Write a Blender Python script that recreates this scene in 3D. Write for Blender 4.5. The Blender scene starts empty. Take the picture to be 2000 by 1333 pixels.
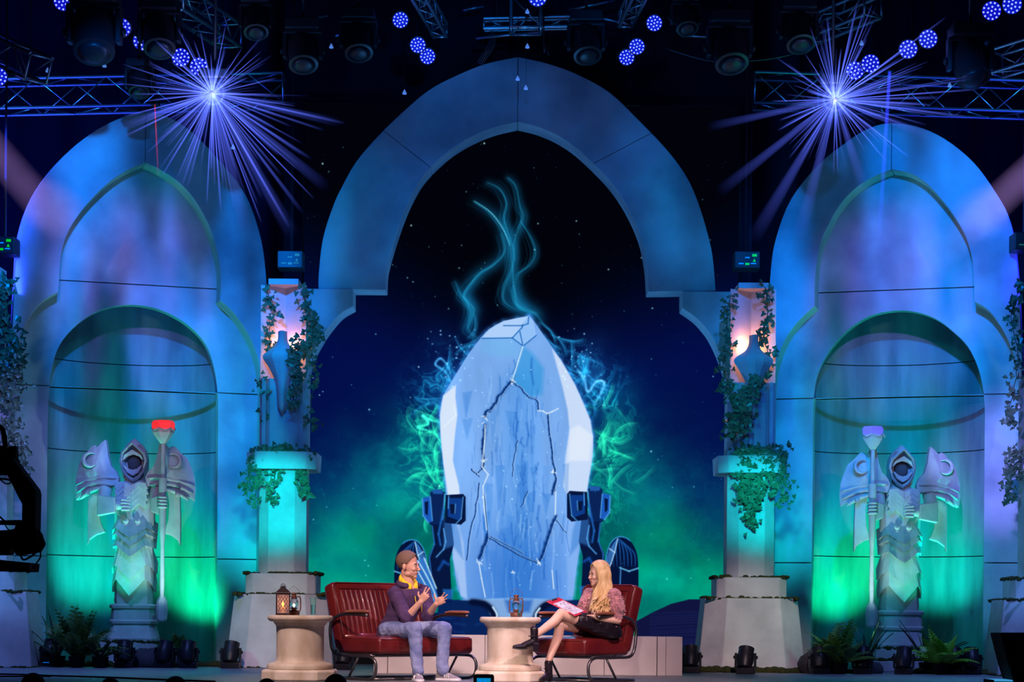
import bpy, math, random
import numpy as np
from mathutils import Vector, Matrix
random.seed(7)
C = bpy.context.scene.collection
SC = bpy.context.scene
PI = math.pi

# ---------------------------------------------------------------- camera
FPX, PPX, PPY, CAMY, CAMZ, ROLL = 4000.0, 1000.0, 1200.0, -20.0, 0.66, 0.0085
cam_d = bpy.data.cameras.new('camera')
cam_d.sensor_width = 36.0
cam_d.lens = FPX * 36.0 / 2000.0
cam_d.shift_y = (PPY - 666.5) / 2000.0
cam_d.clip_end = 200
cam = bpy.data.objects.new('camera', cam_d)
C.objects.link(cam)
cam.matrix_world = Matrix.Translation((0, CAMY, CAMZ)) @ Matrix.Rotation(PI / 2, 4, 'X') @ Matrix.Rotation(ROLL, 4, 'Z')
SC.camera = cam

# ---------------------------------------------------------------- view and world
SC.view_settings.view_transform = 'Standard'
SC.view_settings.look = 'None'
SC.view_settings.gamma = 1
SC.view_settings.use_curve_mapping = False
SC.view_settings.exposure = 0.0
w = bpy.data.worlds.new('world')
SC.world = w
w.use_nodes = True
w.node_tree.nodes['Background'].inputs[0].default_value = (0.01, 0.02, 0.12, 1)
w.node_tree.nodes['Background'].inputs[1].default_value = 0.12
SC.cycles.max_bounces = 5
SC.cycles.diffuse_bounces = 2
SC.cycles.glossy_bounces = 3
SC.cycles.transmission_bounces = 5
SC.cycles.transparent_max_bounces = 48
SC.cycles.sample_clamp_indirect = 3.0
SC.cycles.caustics_reflective = False
SC.cycles.caustics_refractive = False


def unroll(px, py):
    dx, dy = px - PPX, py - PPY
    return dx + ROLL * dy, dy - ROLL * dx


def P(px, py, Y):
    """the point of the hall seen at photo pixel (px, py) at depth Y"""
    dx, dy = unroll(px, py)
    k = (Y - CAMY) / FPX
    return Vector((dx * k, Y, CAMZ - dy * k))


def ppm(Y):
    return FPX / (Y - CAMY)


# ---------------------------------------------------------------- stage lights
def gobo_nodes(ld, scale, contrast, lo=0.15, seed=0.0):
    """break-up pattern in the gate of a profile spot"""
    ld.use_nodes = True
    nt = ld.node_tree
    em = nt.nodes['Emission']
    tc = nt.nodes.new('ShaderNodeTexCoord')
    mp = nt.nodes.new('ShaderNodeMapping')
    mp.inputs['Scale'].default_value = scale
    mp.inputs['Location'].default_value = (seed, seed * 0.7, seed * 0.3)
    nz = nt.nodes.new('ShaderNodeTexNoise')
    nz.inputs['Scale'].default_value = 1.0
    nz.inputs['Detail'].default_value = 2.5
    rp = nt.nodes.new('ShaderNodeMapRange')
    rp.inputs['From Min'].default_value = 0.5 - contrast
    rp.inputs['From Max'].default_value = 0.5 + contrast
    rp.inputs['To Min'].default_value = lo
    rp.inputs['To Max'].default_value = 1.0
    nt.links.new(tc.outputs['Normal'], mp.inputs[0])
    nt.links.new(mp.outputs[0], nz.inputs['Vector'])
    nt.links.new(nz.outputs['Fac'], rp.inputs['Value'])
    nt.links.new(rp.outputs[0], em.inputs['Strength'])


def spot(name, loc, target, color, power, angle, blend=0.6, size=0.08, gobo=None):
    ld = bpy.data.lights.new(name, 'SPOT')
    ld.color = color
    ld.energy = power
    ld.spot_size = math.radians(angle)
    ld.spot_blend = blend
    ld.shadow_soft_size = size
    o = bpy.data.objects.new(name, ld)
    C.objects.link(o)
    o.location = loc
    d = Vector(target) - Vector(loc)
    o.rotation_euler = d.to_track_quat('-Z', 'Y').to_euler()
    if gobo:
        gobo_nodes(ld, *gobo)
    return o


def area(name, loc, target, color, power, sx, sy):
    ld = bpy.data.lights.new(name, 'AREA')
    ld.shape = 'RECTANGLE'
    ld.size, ld.size_y = sx, sy
    ld.color = color
    ld.energy = power
    o = bpy.data.objects.new(name, ld)
    C.objects.link(o)
    o.location = loc
    o.rotation_euler = (Vector(target) - Vector(loc)).to_track_quat('-Z', 'Y').to_euler()
    return o


def point(name, loc, color, power, size=0.05):
    ld = bpy.data.lights.new(name, 'POINT')
    ld.color = color
    ld.energy = power
    ld.shadow_soft_size = size
    o = bpy.data.objects.new(name, ld)
    C.objects.link(o)
    o.location = loc
    return o


GREEN = (0.0, 1.0, 0.40)


def STREAK(seed, sc=24, contrast=0.10, lo=0.02):
    return ((sc, 3.0, 3.0), contrast, lo, seed)


# break-up washes on the three arches, hung high over the front of the stage
for s, tx in ((-1, -4.7), (1, 4.8)):
    spot('blue_wash', (s * 3.0, -4, 7.2), (tx, 5.6, 4.3), (0.0, 0.20, 1.0), 8000, 34, 0.7, 0.1, STREAK(s * 3.1, 14, 0.10, 0.06))
    spot('teal_wash', (s * 1.2, -3, 7.0), (tx * 0.98, 5.6, 2.3), (0.0, 0.60, 0.80), 1500, 27, 0.7, 0.1, STREAK(s * 5.7 + 2, 26))
    spot('lavender_wash', (s * 4.2, -3, 6.0), (tx, 5.4, 4.75), (0.24, 0.16, 1.0), 2000, 18, 0.8, 0.1, STREAK(s * 1.3 + 7, 22, 0.08, 0.0))
    spot('lavender_edge', (s * 3.2, -4, 4.0), P(1010 + s * 940, 900, 5.3), (0.24, 0.22, 1.0), 9500, 12, 0.9, 0.1, STREAK(s * 2.2, 9, 0.2, 0.1))
    # soft pink shaft from the wings
    spot('pink_shaft', P(1000 + s * 1250, 120, 3.0), P(1015 + s * 880, 440, 5.4), (0.62, 0.40, 1.0), 300, 15, 1.0, 0.05)
    # green and cyan uplights on the stage floor behind the statues
    spot('green_uplight', P(1012 + s * 642, 1275, 5.5), P(1012 + s * 628, 1110, 6.6), GREEN, 420, 54, 1.0, 0.08)
    spot('cyan_uplight', P(1012 + s * 830, 1275, 4.9), P(1012 + s * 812, 1110, 6.1), (0.0, 1.0, 0.80), 460, 54, 1.0, 0.08)
    spot('pier_uplight', P(1012 + s * 588, 1272, 4.8), P(1012 + s * 548, 960, 5.9), (0.0, 1.0, 0.72), 75, 64, 1.0, 0.08)
    spot('teal_front', (s * 2.6, -3, 0.9), P(1012 + s * 735, 1110, 5.2), (0.25, 1.0, 0.88), 350, 8.5, 0.8, 0.1)
    spot('statue_low_white', (P(1012 + s * 672, 1300, 3.9).x, 3.9, 0.30), P(1012 + s * 738, 960, 4.9), (0.55, 1.0, 1.0), 95, 60, 0.9, 0.03)
    spot('statue_low_green', (P(1012 + s * 815, 1300, 4.1).x, 4.1, 0.30), P(1012 + s * 742, 960, 4.9), (0.0, 1.0, 0.55), 90, 60, 0.9, 0.03)
    spot('statue_key', (s * 5.5, -6, 5.5), P(1012 + s * 735, 930, 5.0), (1.0, 0.62, 0.78), 520, 9, 0.8, 0.1)
    # columns beside the screen
    spot('column_cyan', (s * 2.6, 0.5, 2.6), P(1012 + s * 462, 1000, 4.9), (0.0, 0.85, 0.90), 1300, 20, 0.8, 0.1, STREAK(s, 7, 0.2, 0.3))
    spot('column_blue', (s * 1.4, -3, 4), P(1012 + s * 446, 900, 4.9), (0.03, 0.20, 1.0), 1000, 17, 0.8, 0.1, STREAK(s * 4, 10, 0.2, 0.2))
    spot('plinth_pink', (s * 2.5, -6, 4.5), P(1012 + s * 440, 1265, 4.6), (1.0, 0.68, 0.68), 2300, 12, 0.9, 0.1)
    point('sconce_glow', P(1012 + s * 447, 676, 4.56), (1.0, 0.34, 0.16), 7.0, 0.05)
    spot('rim_teal', P(1012 + s * 905, 1240, 4.95), P(1012 + s * 590, 560, 5.5), (0.0, 1.0, 0.78), 230, 60, 1.0, 0.05)
    spot('outer_column', (s * 3.5, -3, 2.2), P(1012 + s * 1010, 1080, 3.9), (0.10, 0.34, 1.0), 1700, 17, 0.9, 0.1, STREAK(s * 8, 9, 0.2, 0.2))
    spot('plinth_teal', (s * 5.0, 0, 2.0), P(1012 + s * 470, 1210, 4.6), (0.1, 1.0, 0.9), 170, 22, 0.9, 0.1)
# the middle arch
spot('arch_rim', (0.1, 5.72, 0.7), (0.1, 5.72, 6), (0.05, 0.35, 1.0), 420, 130, 0.8, 0.05)
spot('arch_blue', (0, -3, 6.5), P(1012, 330, 5.4), (0.0, 0.22, 1.0), 800, 42, 0.6, 0.1, ((6, 5, 4), 0.12, 0.18, 4.4))
for x, y in ((690, 430), (1340, 430)):
    spot('arch_cyan', (0, -3, 3.0), P(x, y, 5.4), (0.0, 0.34, 1.0), 1700, 13, 1.0, 0.1, ((16, 6, 4), 0.12, 0.1, x))
for x in (640, 1380):
    spot('shoulder_teal', (0, -1, 2.0), P(x, 640, 5.4), (0.0, 0.7, 1.0), 170, 16, 1.0, 0.1)
# talk light on the seats
spot('talk_key', (-3.5, -7, 7.5), (-1.2, 0.1, 0.5), (1.0, 0.70, 0.66), 3400, 24, 0.5, 0.15)
spot('talk_key', (4.0, -7, 7.5), (0.6, 0.4, 0.5), (1.0, 0.64, 0.72), 3300, 24, 0.6, 0.15)
spot('talk_front', (0, -16, 4.2), (0.0, 0.2, 0.55), (1.0, 0.78, 0.76), 2600, 12.5, 0.6, 0.2)
spot('talk_fill', (-8, -8, 4.6), (0.8, 0.2, 0.9), (1.0, 0.74, 0.70), 1300, 7, 0.8, 0.15)
spot('talk_top', (0.6, 2.5, 8.0), (-0.1, 0.4, 0.3), (0.6, 0.4, 1.0), 1500, 26, 0.8, 0.15)
# deep blue on the drape and the rig
area('drape_blue', (-7.5, 5, 5.5), (-7, 9, 6), (0.02, 0.05, 1.0), 260, 3, 2)
area('drape_blue', (7.5, 5, 5.5), (7, 9, 6), (0.02, 0.03, 1.0), 90, 3, 2)
area('rig_blue', (0, -2, 3.5), (0, 4, 9), (0.0, 0.25, 1.0), 110, 6, 0.5)
for s in (-1, 1):
    spot('rig_wash', (s * 8.2, 6.7, 7.8), (s * 5.0, 8, 7.4), (0.02, 0.32, 1.0), 350, 60, 1.0, 0.2)
# low blue spill over the stage floor
spot('floor_blue', (-5, 0, 7.5), (-5, 2.5, 0), (0.16, 0.26, 1.0), 1700, 50, 1.0, 0.2)
spot('floor_blue', (6, 0, 7.5), (6, 2.5, 0), (0.16, 0.26, 1.0), 1700, 50, 1.0, 0.2)
# ---------------------------------------------------------------- mesh helpers
class MB:
    def __init__(s):
        s.v, s.f = [], []

    def add(s, vs, fs):
        n = len(s.v)
        s.v += [tuple(p) for p in vs]
        s.f += [tuple(n + i for i in f) for f in fs]
        return s

    def box(s, c, d, rz=0.0, m=None):
        x, y, z = d[0] / 2, d[1] / 2, d[2] / 2
        vs = [Vector((a * x, b * y, e * z)) for e in (-1, 1) for a, b in ((-1, -1), (1, -1), (1, 1), (-1, 1))]
        R = m if m is not None else Matrix.Rotation(rz, 3, 'Z')
        return s.add([R @ v + Vector(c) for v in vs],
                     [(3, 2, 1, 0), (4, 5, 6, 7), (0, 1, 5, 4), (1, 2, 6, 5), (2, 3, 7, 6), (3, 0, 4, 7)])

    def loft(s, rings, cap=True, closed=True):
        n = len(rings[0])
        vs = [p for r in rings for p in r]
        fs = []
        for i in range(len(rings) - 1):
            for j in range(n if closed else n - 1):
                k = (j + 1) % n
                fs.append((i * n + j, i * n + k, (i + 1) * n + k, (i + 1) * n + j))
        if cap:
            fs.append(tuple(reversed(range(n))))
            m = (len(rings) - 1) * n
            fs.append(tuple(m + i for i in range(n)))
        return s.add(vs, fs)

    def lathe(s, prof, n=24, c=(0, 0, 0), sx=1.0, sy=1.0, m=None, rot=0.0):
        rings = []
        for r, z in prof:
            ring = [Vector((r * sx * math.cos(2 * PI * i / n + rot), r * sy * math.sin(2 * PI * i / n + rot), z)) for i in range(n)]
            if m is not None:
                ring = [m @ p for p in ring]
            rings.append([p + Vector(c) for p in ring])
        return s.loft(rings)

    def tube(s, pts, r, n=8, cap=True):
        pts = [Vector(p) for p in pts]
        rs = r if isinstance(r, (list, tuple)) else [r] * len(pts)
        up = None
        rings = []
        for i, p in enumerate(pts):
            t = (pts[min(i + 1, len(pts) - 1)] - pts[max(i - 1, 0)])
            t = t.normalized() if t.length > 1e-9 else Vector((0, 0, 1))
            if up is None:
                up = Vector((0, 0, 1)) if abs(t.z) < 0.9 else Vector((1, 0, 0))
            a = t.cross(up)
            a = a.normalized() if a.length > 1e-6 else Vector((1, 0, 0))
            b = a.cross(t).normalized()
            up = b
            rings.append([p + (a * math.cos(2 * PI * j / n) + b * math.sin(2 * PI * j / n)) * rs[i] for j in range(n)])
        return s.loft(rings, cap)

    def ball(s, c, r, n=12, m=8, R=None):
        r = r if isinstance(r, (list, tuple)) else (r, r, r)
        vs, fs = [], []
        for i in range(1, m):
            th = PI * i / m
            for j in range(n):
                ph = 2 * PI * j / n
                p = Vector((r[0] * math.sin(th) * math.cos(ph), r[1] * math.sin(th) * math.sin(ph), r[2] * math.cos(th)))
                vs.append(p)
        vs.append(Vector((0, 0, r[2])))
        vs.append(Vector((0, 0, -r[2])))
        T, B = len(vs) - 2, len(vs) - 1
        for i in range(m - 2):
            for j in range(n):
                k = (j + 1) % n
                fs.append((i * n + j, (i + 1) * n + j, (i + 1) * n + k, i * n + k))
        for j in range(n):
            k = (j + 1) % n
            fs.append((T, j, k))
            fs.append((B, (m - 2) * n + k, (m - 2) * n + j))
        if R is not None:
            vs = [R @ v for v in vs]
        return s.add([v + Vector(c) for v in vs], fs)

    def cone2(s, a, b, ra, rb, n=12, steps=4):
        """rounded tapering limb from a to b"""
        a, b = Vector(a), Vector(b)
        d = b - a
        u = d.normalized()
        pts, rs = [], []
        for i in range(3):
            t = math.sin(PI / 2 * (i + 0.3) / 3.3)
            pts.append(a - u * ra * math.sqrt(max(0, 1 - t * t))); rs.append(ra * t)
        for i in range(steps + 1):
            k = i / steps
            pts.append(a + d * k); rs.append(ra + (rb - ra) * k)
        for i in range(2, -1, -1):
            t = math.sin(PI / 2 * (i + 0.3) / 3.3)
            pts.append(b + u * rb * math.sqrt(max(0, 1 - t * t))); rs.append(rb * t)
        return s.tube(pts, rs, n)

    def prism(s, poly, y0, y1, axis='y', M=None):
        """poly of (u, z) extruded along y"""
        n = len(poly)
        A = [Vector((u, y0, z)) for u, z in poly]
        B = [Vector((u, y1, z)) for u, z in poly]
        vs = A + B
        if M is not None:
            vs = [M @ v for v in vs]
        ar = sum(poly[i][0] * poly[(i + 1) % n][1] - poly[(i + 1) % n][0] * poly[i][1] for i in range(n))
        fs = [tuple(range(n)), tuple(reversed(range(n, 2 * n)))]
        fs += [(i, n + i, n + (i + 1) % n, (i + 1) % n) for i in range(n)]
        if (ar < 0) == (y0 < y1):
            fs = [tuple(reversed(f)) for f in fs]
        return s.add(vs, fs)

    def build(s, name, mat, parent=None, smooth=False, origin=None, bevel=0.0, sharp=None):
        me = bpy.data.meshes.new(name)
        vs = s.v
        if origin is not None:
            ox, oy, oz = origin
            vs = [(x - ox, y - oy, z - oz) for x, y, z in vs]
        me.from_pydata(vs, [], s.f)
        me.validate()
        o = bpy.data.objects.new(name, me)
        C.objects.link(o)
        if mat is not None:
            me.materials.append(mat)
        if parent is not None:
            o.parent = parent
        elif origin is not None:
            o.location = origin
        if smooth:
            me.polygons.foreach_set('use_smooth', [True] * len(me.polygons))
            if sharp:
                me.set_sharp_from_angle(angle=math.radians(sharp))
        if bevel:
            b = o.modifiers.new('bevel', 'BEVEL')
            b.width = bevel
            b.segments = 2
            b.limit_method = 'ANGLE'
            b.angle_limit = math.radians(35)
        return o


def empty(name, loc=(0, 0, 0), rz=0.0):
    o = bpy.data.objects.new(name, None)
    C.objects.link(o)
    o.location = loc
    o.rotation_euler = (0, 0, rz)
    return o


def tag(o, label=None, cat=None, group=None, kind=None):
    if label: o['label'] = label
    if cat: o['category'] = cat
    if group: o['group'] = group
    if kind: o['kind'] = kind
    return o


def thing(name, label, cat, loc=(0, 0, 0), rz=0.0, group=None):
    return tag(empty(name, loc, rz), label, cat, group)


def copy_tree(o, parent=None):
    c = o.copy()
    C.objects.link(c)
    c.parent = parent
    for ch in list(KIDS.get(o.name, [])) or [k for k in bpy.data.objects if k.parent == o]:
        copy_tree(ch, c)
    return c


KIDS = {}

# ---------------------------------------------------------------- materials
def mat(name, col, rough=0.6, metal=0.0, noise=None, bump=None, emit=None, spec=0.5, trans=0.0, ior=1.45, coat=0.0, alpha=1.0, sheen=0.0):
    """noise=(scale, colour2, detail[, stretch]); bump=(scale, strength)"""
    m = bpy.data.materials.new(name)
    m.use_nodes = True
    nt = m.node_tree
    b = nt.nodes['Principled BSDF']
    b.inputs['Base Color'].default_value = (*col, 1)
    b.inputs['Roughness'].default_value = rough
    b.inputs['Metallic'].default_value = metal
    b.inputs['Specular IOR Level'].default_value = spec
    b.inputs['Transmission Weight'].default_value = trans
    b.inputs['IOR'].default_value = ior
    b.inputs['Coat Weight'].default_value = coat
    b.inputs['Alpha'].default_value = alpha
    b.inputs['Sheen Weight'].default_value = sheen
    tc = nt.nodes.new('ShaderNodeTexCoord')
    if noise:
        n = nt.nodes.new('ShaderNodeTexNoise')
        n.inputs['Scale'].default_value = noise[0]
        n.inputs['Detail'].default_value = noise[2]
        src = tc.outputs['Object']
        if len(noise) > 3:
            mp = nt.nodes.new('ShaderNodeMapping')
            mp.inputs['Scale'].default_value = noise[3]
            nt.links.new(src, mp.inputs[0])
            src = mp.outputs[0]
        nt.links.new(src, n.inputs['Vector'])
        r = nt.nodes.new('ShaderNodeValToRGB')
        r.color_ramp.elements[0].position = 0.35
        r.color_ramp.elements[1].position = 0.68
        r.color_ramp.elements[0].color = (*col, 1)
        r.color_ramp.elements[1].color = (*noise[1], 1)
        nt.links.new(n.outputs['Fac'], r.inputs[0])
        nt.links.new(r.outputs[0], b.inputs['Base Color'])
    if bump:
        n2 = nt.nodes.new('ShaderNodeTexNoise')
        n2.inputs['Scale'].default_value = bump[0]
        n2.inputs['Detail'].default_value = 4
        bp = nt.nodes.new('ShaderNodeBump')
        bp.inputs['Strength'].default_value = bump[1]
        bp.inputs['Distance'].default_value = 0.01
        nt.links.new(tc.outputs['Object'], n2.inputs['Vector'])
        nt.links.new(n2.outputs['Fac'], bp.inputs['Height'])
        nt.links.new(bp.outputs[0], b.inputs['Normal'])
    if emit:
        b.inputs['Emission Color'].default_value = (*emit[0], 1)
        b.inputs['Emission Strength'].default_value = emit[1]
    return m


M = {}
M['stone'] = mat('painted_stone', (0.54, 0.54, 0.54), 0.85, noise=(1.1, (0.24, 0.25, 0.27), 6), bump=(14, 0.25), spec=0.2)
M['stone_apse_shaded'] = mat('shaded_apse_stone', (0.26, 0.30, 0.29), 0.85, noise=(1.6, (0.14, 0.17, 0.17), 5, (2.5, 2.5, 0.5)), bump=(14, 0.25), spec=0.2)  # same paint as the arch, the niche's shade put into a darker colour
M['stone_pale'] = mat('pale_stone', (0.62, 0.60, 0.57), 0.8, noise=(2.5, (0.42, 0.41, 0.39), 6), bump=(18, 0.3), spec=0.2)
M['marble'] = mat('veined_marble', (0.84, 0.74, 0.62), 0.5, noise=(3.2, (0.55, 0.42, 0.30), 7, (1.6, 1.6, 0.8)), bump=(20, 0.15))
M['bench'] = mat('bench_stone', (0.66, 0.60, 0.55), 0.75, noise=(2.0, (0.52, 0.46, 0.42), 5), spec=0.2)
M['drape'] = mat('black_drape', (0.012, 0.012, 0.02), 0.95, spec=0.05)
M['floor'] = mat('stage_floor', (0.20, 0.21, 0.22), 0.45, noise=(3.0, (0.13, 0.14, 0.16), 5, (0.4, 5, 1)), bump=(30, 0.1))
M['black'] = mat('black_metal', (0.012, 0.012, 0.015), 0.4, spec=0.4)
M['matte_black'] = mat('matte_black', (0.006, 0.006, 0.008), 0.8, spec=0.15)
M['alu'] = mat('truss_aluminium', (0.45, 0.47, 0.5), 0.35, metal=0.9)
M['tubemetal'] = mat('grey_tube_metal', (0.16, 0.15, 0.16), 0.3, metal=0.9)
M['moss'] = mat('moss', (0.03, 0.045, 0.012), 0.95, noise=(40, (0.07, 0.06, 0.02), 4), spec=0.1)
M['leaf'] = mat('ivy_leaf', (0.05, 0.11, 0.05), 0.35, noise=(9, (0.13, 0.21, 0.10), 3), spec=.8)
M['stem'] = mat('vine_stem', (0.07, 0.06, 0.03), 0.8)
M['fern'] = mat('fern_leaf', (0.05, 0.14, 0.03), 0.5, noise=(6, (0.10, 0.22, 0.03), 3))
M['leather'] = mat('oxblood_leather', (0.17, 0.016, 0.014), 0.27, noise=(2.6, (0.10, 0.008, 0.012), 5), bump=(60, 0.12), coat=0.35)
M['armwood'] = mat('arm_wood', (0.34, 0.12, 0.06), 0.35, noise=(5, (0.22, 0.07, 0.04), 4, (8, 1, 1)))
# ---------------------------------------------------------------- what the LED wall plays, drawn in numpy
X0, Y0_, SW, SH = 588, 205, 848, 1060
rng = np.random.default_rng(5)
yy, xx = np.mgrid[0:SH, 0:SW].astype(np.float32)
IM = np.zeros((SH, SW, 3), np.float32)


def S(p):
    dx, dy = unroll(p[0], p[1])
    return dx + PPX - X0, dy + PPY - Y0_


GX, GY = xx + X0, yy + Y0_      # (roll ignored for smooth fields)


def vnoise(scale, seed, sx=1.0, sy=1.0):
    r = np.random.default_rng(seed)
    w_, h_ = int(SW * sx / scale) + 3, int(SH * sy / scale) + 3
    g = r.random((h_, w_)).astype(np.float32)
    u, v = xx * sx / scale, yy * sy / scale
    i, j = u.astype(int), v.astype(int)
    fu, fv = u - i, v - j
    fu, fv = fu * fu * (3 - 2 * fu), fv * fv * (3 - 2 * fv)
    return (g[j, i] * (1 - fu) + g[j, i + 1] * fu) * (1 - fv) + (g[j + 1, i] * (1 - fu) + g[j + 1, i + 1] * fu) * fv


def fbm(scale, seed, o=4, sx=1.0, sy=1.0):
    t, a, n = 0, 1.0, 0
    for k in range(o):
        t = t + a * vnoise(scale / 2 ** k, seed + k * 17, sx, sy)
        n += a
        a *= 0.55
    return t / n


def sample(F, u, v):
    return F[np.clip(v, 0, SH - 1).astype(int), np.clip(u, 0, SW - 1).astype(int)]


def mask_poly(pts, soft=0.8):
    q = [S(p) for p in pts]
    xs, ys = [p[0] for p in q], [p[1] for p in q]
    x0, x1 = max(0, int(min(xs)) - 3), min(SW, int(max(xs)) + 4)
    y0, y1 = max(0, int(min(ys)) - 3), min(SH, int(max(ys)) + 4)
    if x1 <= x0 or y1 <= y0:
        return None
    X, Y = xx[y0:y1, x0:x1], yy[y0:y1, x0:x1]
    ins = np.zeros(X.shape, bool)
    dm = np.full(X.shape, 1e9, np.float32)
    for i in range(len(q)):
        ax, ay = q[i]
        bx, by = q[(i + 1) % len(q)]
        if ay != by:
            c = ((ay > Y) != (by > Y)) & (X < (bx - ax) * (Y - ay) / (by - ay) + ax)
            ins ^= c
        L = (bx - ax) ** 2 + (by - ay) ** 2 + 1e-9
        t = np.clip(((X - ax) * (bx - ax) + (Y - ay) * (by - ay)) / L, 0, 1)
        dm = np.minimum(dm, (X - ax - t * (bx - ax)) ** 2 + (Y - ay - t * (by - ay)) ** 2)
    d = np.sqrt(dm) * np.where(ins, 1, -1)
    return (slice(y0, y1), slice(x0, x1)), np.clip(d / (2 * soft) + 0.5, 0, 1)


def fill(pts, col, a=1.0, soft=0.8, tex=None):
    r = mask_poly(pts, soft)
    if r is None: return
    s, m = r
    m = (m * a)[..., None]
    c = np.array(col, np.float32) / 255
    if tex is not None:
        c = c * tex[s][..., None]
    IM[s] = IM[s] * (1 - m) + c * m


def stroke(pts, col, w, a=1.0, add=False, taper=False):
    q = [S(p) for p in pts]
    n = len(q) - 1
    for i in range(n):
        ax, ay = q[i]
        bx, by = q[i + 1]
        pad = w * 3 + 2
        x0, x1 = max(0, int(min(ax, bx) - pad)), min(SW, int(max(ax, bx) + pad) + 1)
        y0, y1 = max(0, int(min(ay, by) - pad)), min(SH, int(max(ay, by) + pad) + 1)
        if x1 <= x0 or y1 <= y0: continue
        X, Y = xx[y0:y1, x0:x1], yy[y0:y1, x0:x1]
        L = (bx - ax) ** 2 + (by - ay) ** 2 + 1e-9
        t = np.clip(((X - ax) * (bx - ax) + (Y - ay) * (by - ay)) / L, 0, 1)
        d2 = (X - ax - t * (bx - ax)) ** 2 + (Y - ay - t * (by - ay)) ** 2
        k = a
        if taper:
            g = (i + 0.5) / n
            k = a * math.sin(PI * min(1, g * 0.9 + 0.08)) ** 0.6
        m = (np.exp(-d2 / (w * w)) * k)[..., None]
        c = np.array(col, np.float32) / 255
        if add:
            IM[y0:y1, x0:x1] = np.maximum(IM[y0:y1, x0:x1], IM[y0:y1, x0:x1] * (1 - m * 0.6) + c * m)
        else:
            IM[y0:y1, x0:x1] = IM[y0:y1, x0:x1] * (1 - m) + c * m


def spl(pts, n=8):
    out = []
    p = [pts[0]] + list(pts) + [pts[-1]]
    for i in range(1, len(p) - 2):
        for k in range(n):
            t = k / n
            out.append(tuple(0.5 * (2 * p[i][c] + (p[i + 1][c] - p[i - 1][c]) * t + (2 * p[i - 1][c] - 5 * p[i][c] + 4 * p[i + 1][c] - p[i + 2][c]) * t * t
                             + (3 * p[i][c] - p[i - 1][c] - 3 * p[i + 1][c] + p[i + 2][c]) * t ** 3) for c in range(len(pts[0]))))
    out.append(tuple(pts[-1]))
    return out


def ss(a, b, x):
    t = np.clip((x - a) / (b - a), 0, 1)
    return t * t * (3 - 2 * t)


def lerp3(a, b, t):
    return np.array(a, np.float32) / 255 * (1 - t[..., None]) + np.array(b, np.float32) / 255 * t[..., None]


# night sky: black on top, navy at the flanks, green glow low down
f1, f2, f3 = fbm(190, 1), fbm(120, 2), fbm(60, 3)
hx = np.abs(GX - 1010) / 410
IM[:] = lerp3((1, 2, 10), (2, 14, 74), ss(470, 800, GY + 180 * (hx - 0.5) + 60 * f1))
t = ss(760, 1000, GY + 140 * (f2 - 0.5)) * (0.55 + 0.45 * f1)
IM += (lerp3((2, 14, 74), (4, 58, 120), t) - lerp3((2, 14, 74), (2, 14, 74), t)) * t[..., None]
g = ss(880, 1170, GY + 240 * (f2 - 0.5) + 40 * (1 - hx))
IM[:] = IM * (1 - 0.85 * g[..., None]) + lerp3((0, 70, 84), (0, 132, 84), f3) * 0.85 * g[..., None]
g2 = ss(1030, 1150, GY + 120 * (f1 - 0.5)) * (0.4 + 0.6 * f3)
IM[:] = IM * (1 - 0.6 * g2[..., None]) + np.array((0, 175, 135), np.float32) / 255 * 0.6 * g2[..., None]


def glow(cx, cy, rx, ry, col, a, warp=0.0):
    ww = 1.0
    if warp:
        ww = np.clip(0.2 + 1.6 * (fbm(70, int(cx), 4) - 0.2) * warp, 0, 2)
    m = np.exp(-(((GX - cx) / rx) ** 2 + ((GY - cy) / ry) ** 2)) * a * ww
    IM[:] = IM + (1 - IM) * np.clip(m, 0, 1)[..., None] * np.array(col, np.float32) / 255


glow(780, 940, 100, 120, (0, 160, 115), 0.6, 1)
glow(700, 1010, 90, 90, (0, 140, 110), 0.4, 1)
glow(862, 740, 36, 70, (30, 110, 190), 0.6, 1)
glow(1155, 740, 36, 70, (30, 110, 190), 0.6, 1)
glow(1290, 1020, 110, 110, (0, 140, 90), 0.4, 1)
glow(840, 840, 60, 80, (0, 130, 130), 0.35, 1)
glow(1230, 900, 90, 110, (0, 150, 90), 0.5, 1)
glow(1190, 780, 60, 60, (0, 90, 110), 0.4, 1)
glow(1330, 1130, 110, 40, (0, 200, 130), 0.7, 1)
glow(660, 1090, 90, 90, (0, 120, 110), 0.35, 0)
glow(700, 1180, 110, 50, (0, 160, 130), 0.35, 0)
# stringy aurora smoke: ridged warped noise round the crystal
wx, wy = fbm(80, 21), fbm(80, 31)
base = fbm(46, 41, 5)
u, v = xx + 150 * (wx - 0.5), yy + 150 * (wy - 0.5)
rid = 1 - np.abs(sample(base, u, v) - 0.5) * 9
rid2 = 1 - np.abs(sample(base[::-1, ::-1], v * 0.8, u) - 0.5) * 11
rid = np.clip(rid, 0, 1) ** 2.2
rid2 = np.clip(rid2, 0, 1) ** 3
dl = ((GX - 1008) / 205) ** 2 + ((GY - 850) / 260) ** 2
ring_m = np.exp(-((np.sqrt(dl) - 0.86) / 0.22) ** 2) * ss(640, 740, GY) * (1 - ss(1010, 1100, GY))
low = ss(780, 860, GY + 40 * f1)
cs = lerp3((20, 150, 215), (20, 225, 130), low)
IM[:] = IM + (1 - IM) * (cs * (np.clip(rid * 0.75 + rid2 * 0.5, 0, 1) * ring_m * 0.85)[..., None])
IM[:] = IM + (1 - IM) * (np.array((0, 110, 90), np.float32) / 255 * (rid * 0.10 * ss(800, 950, GY) * (1 - ring_m))[..., None])

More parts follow.
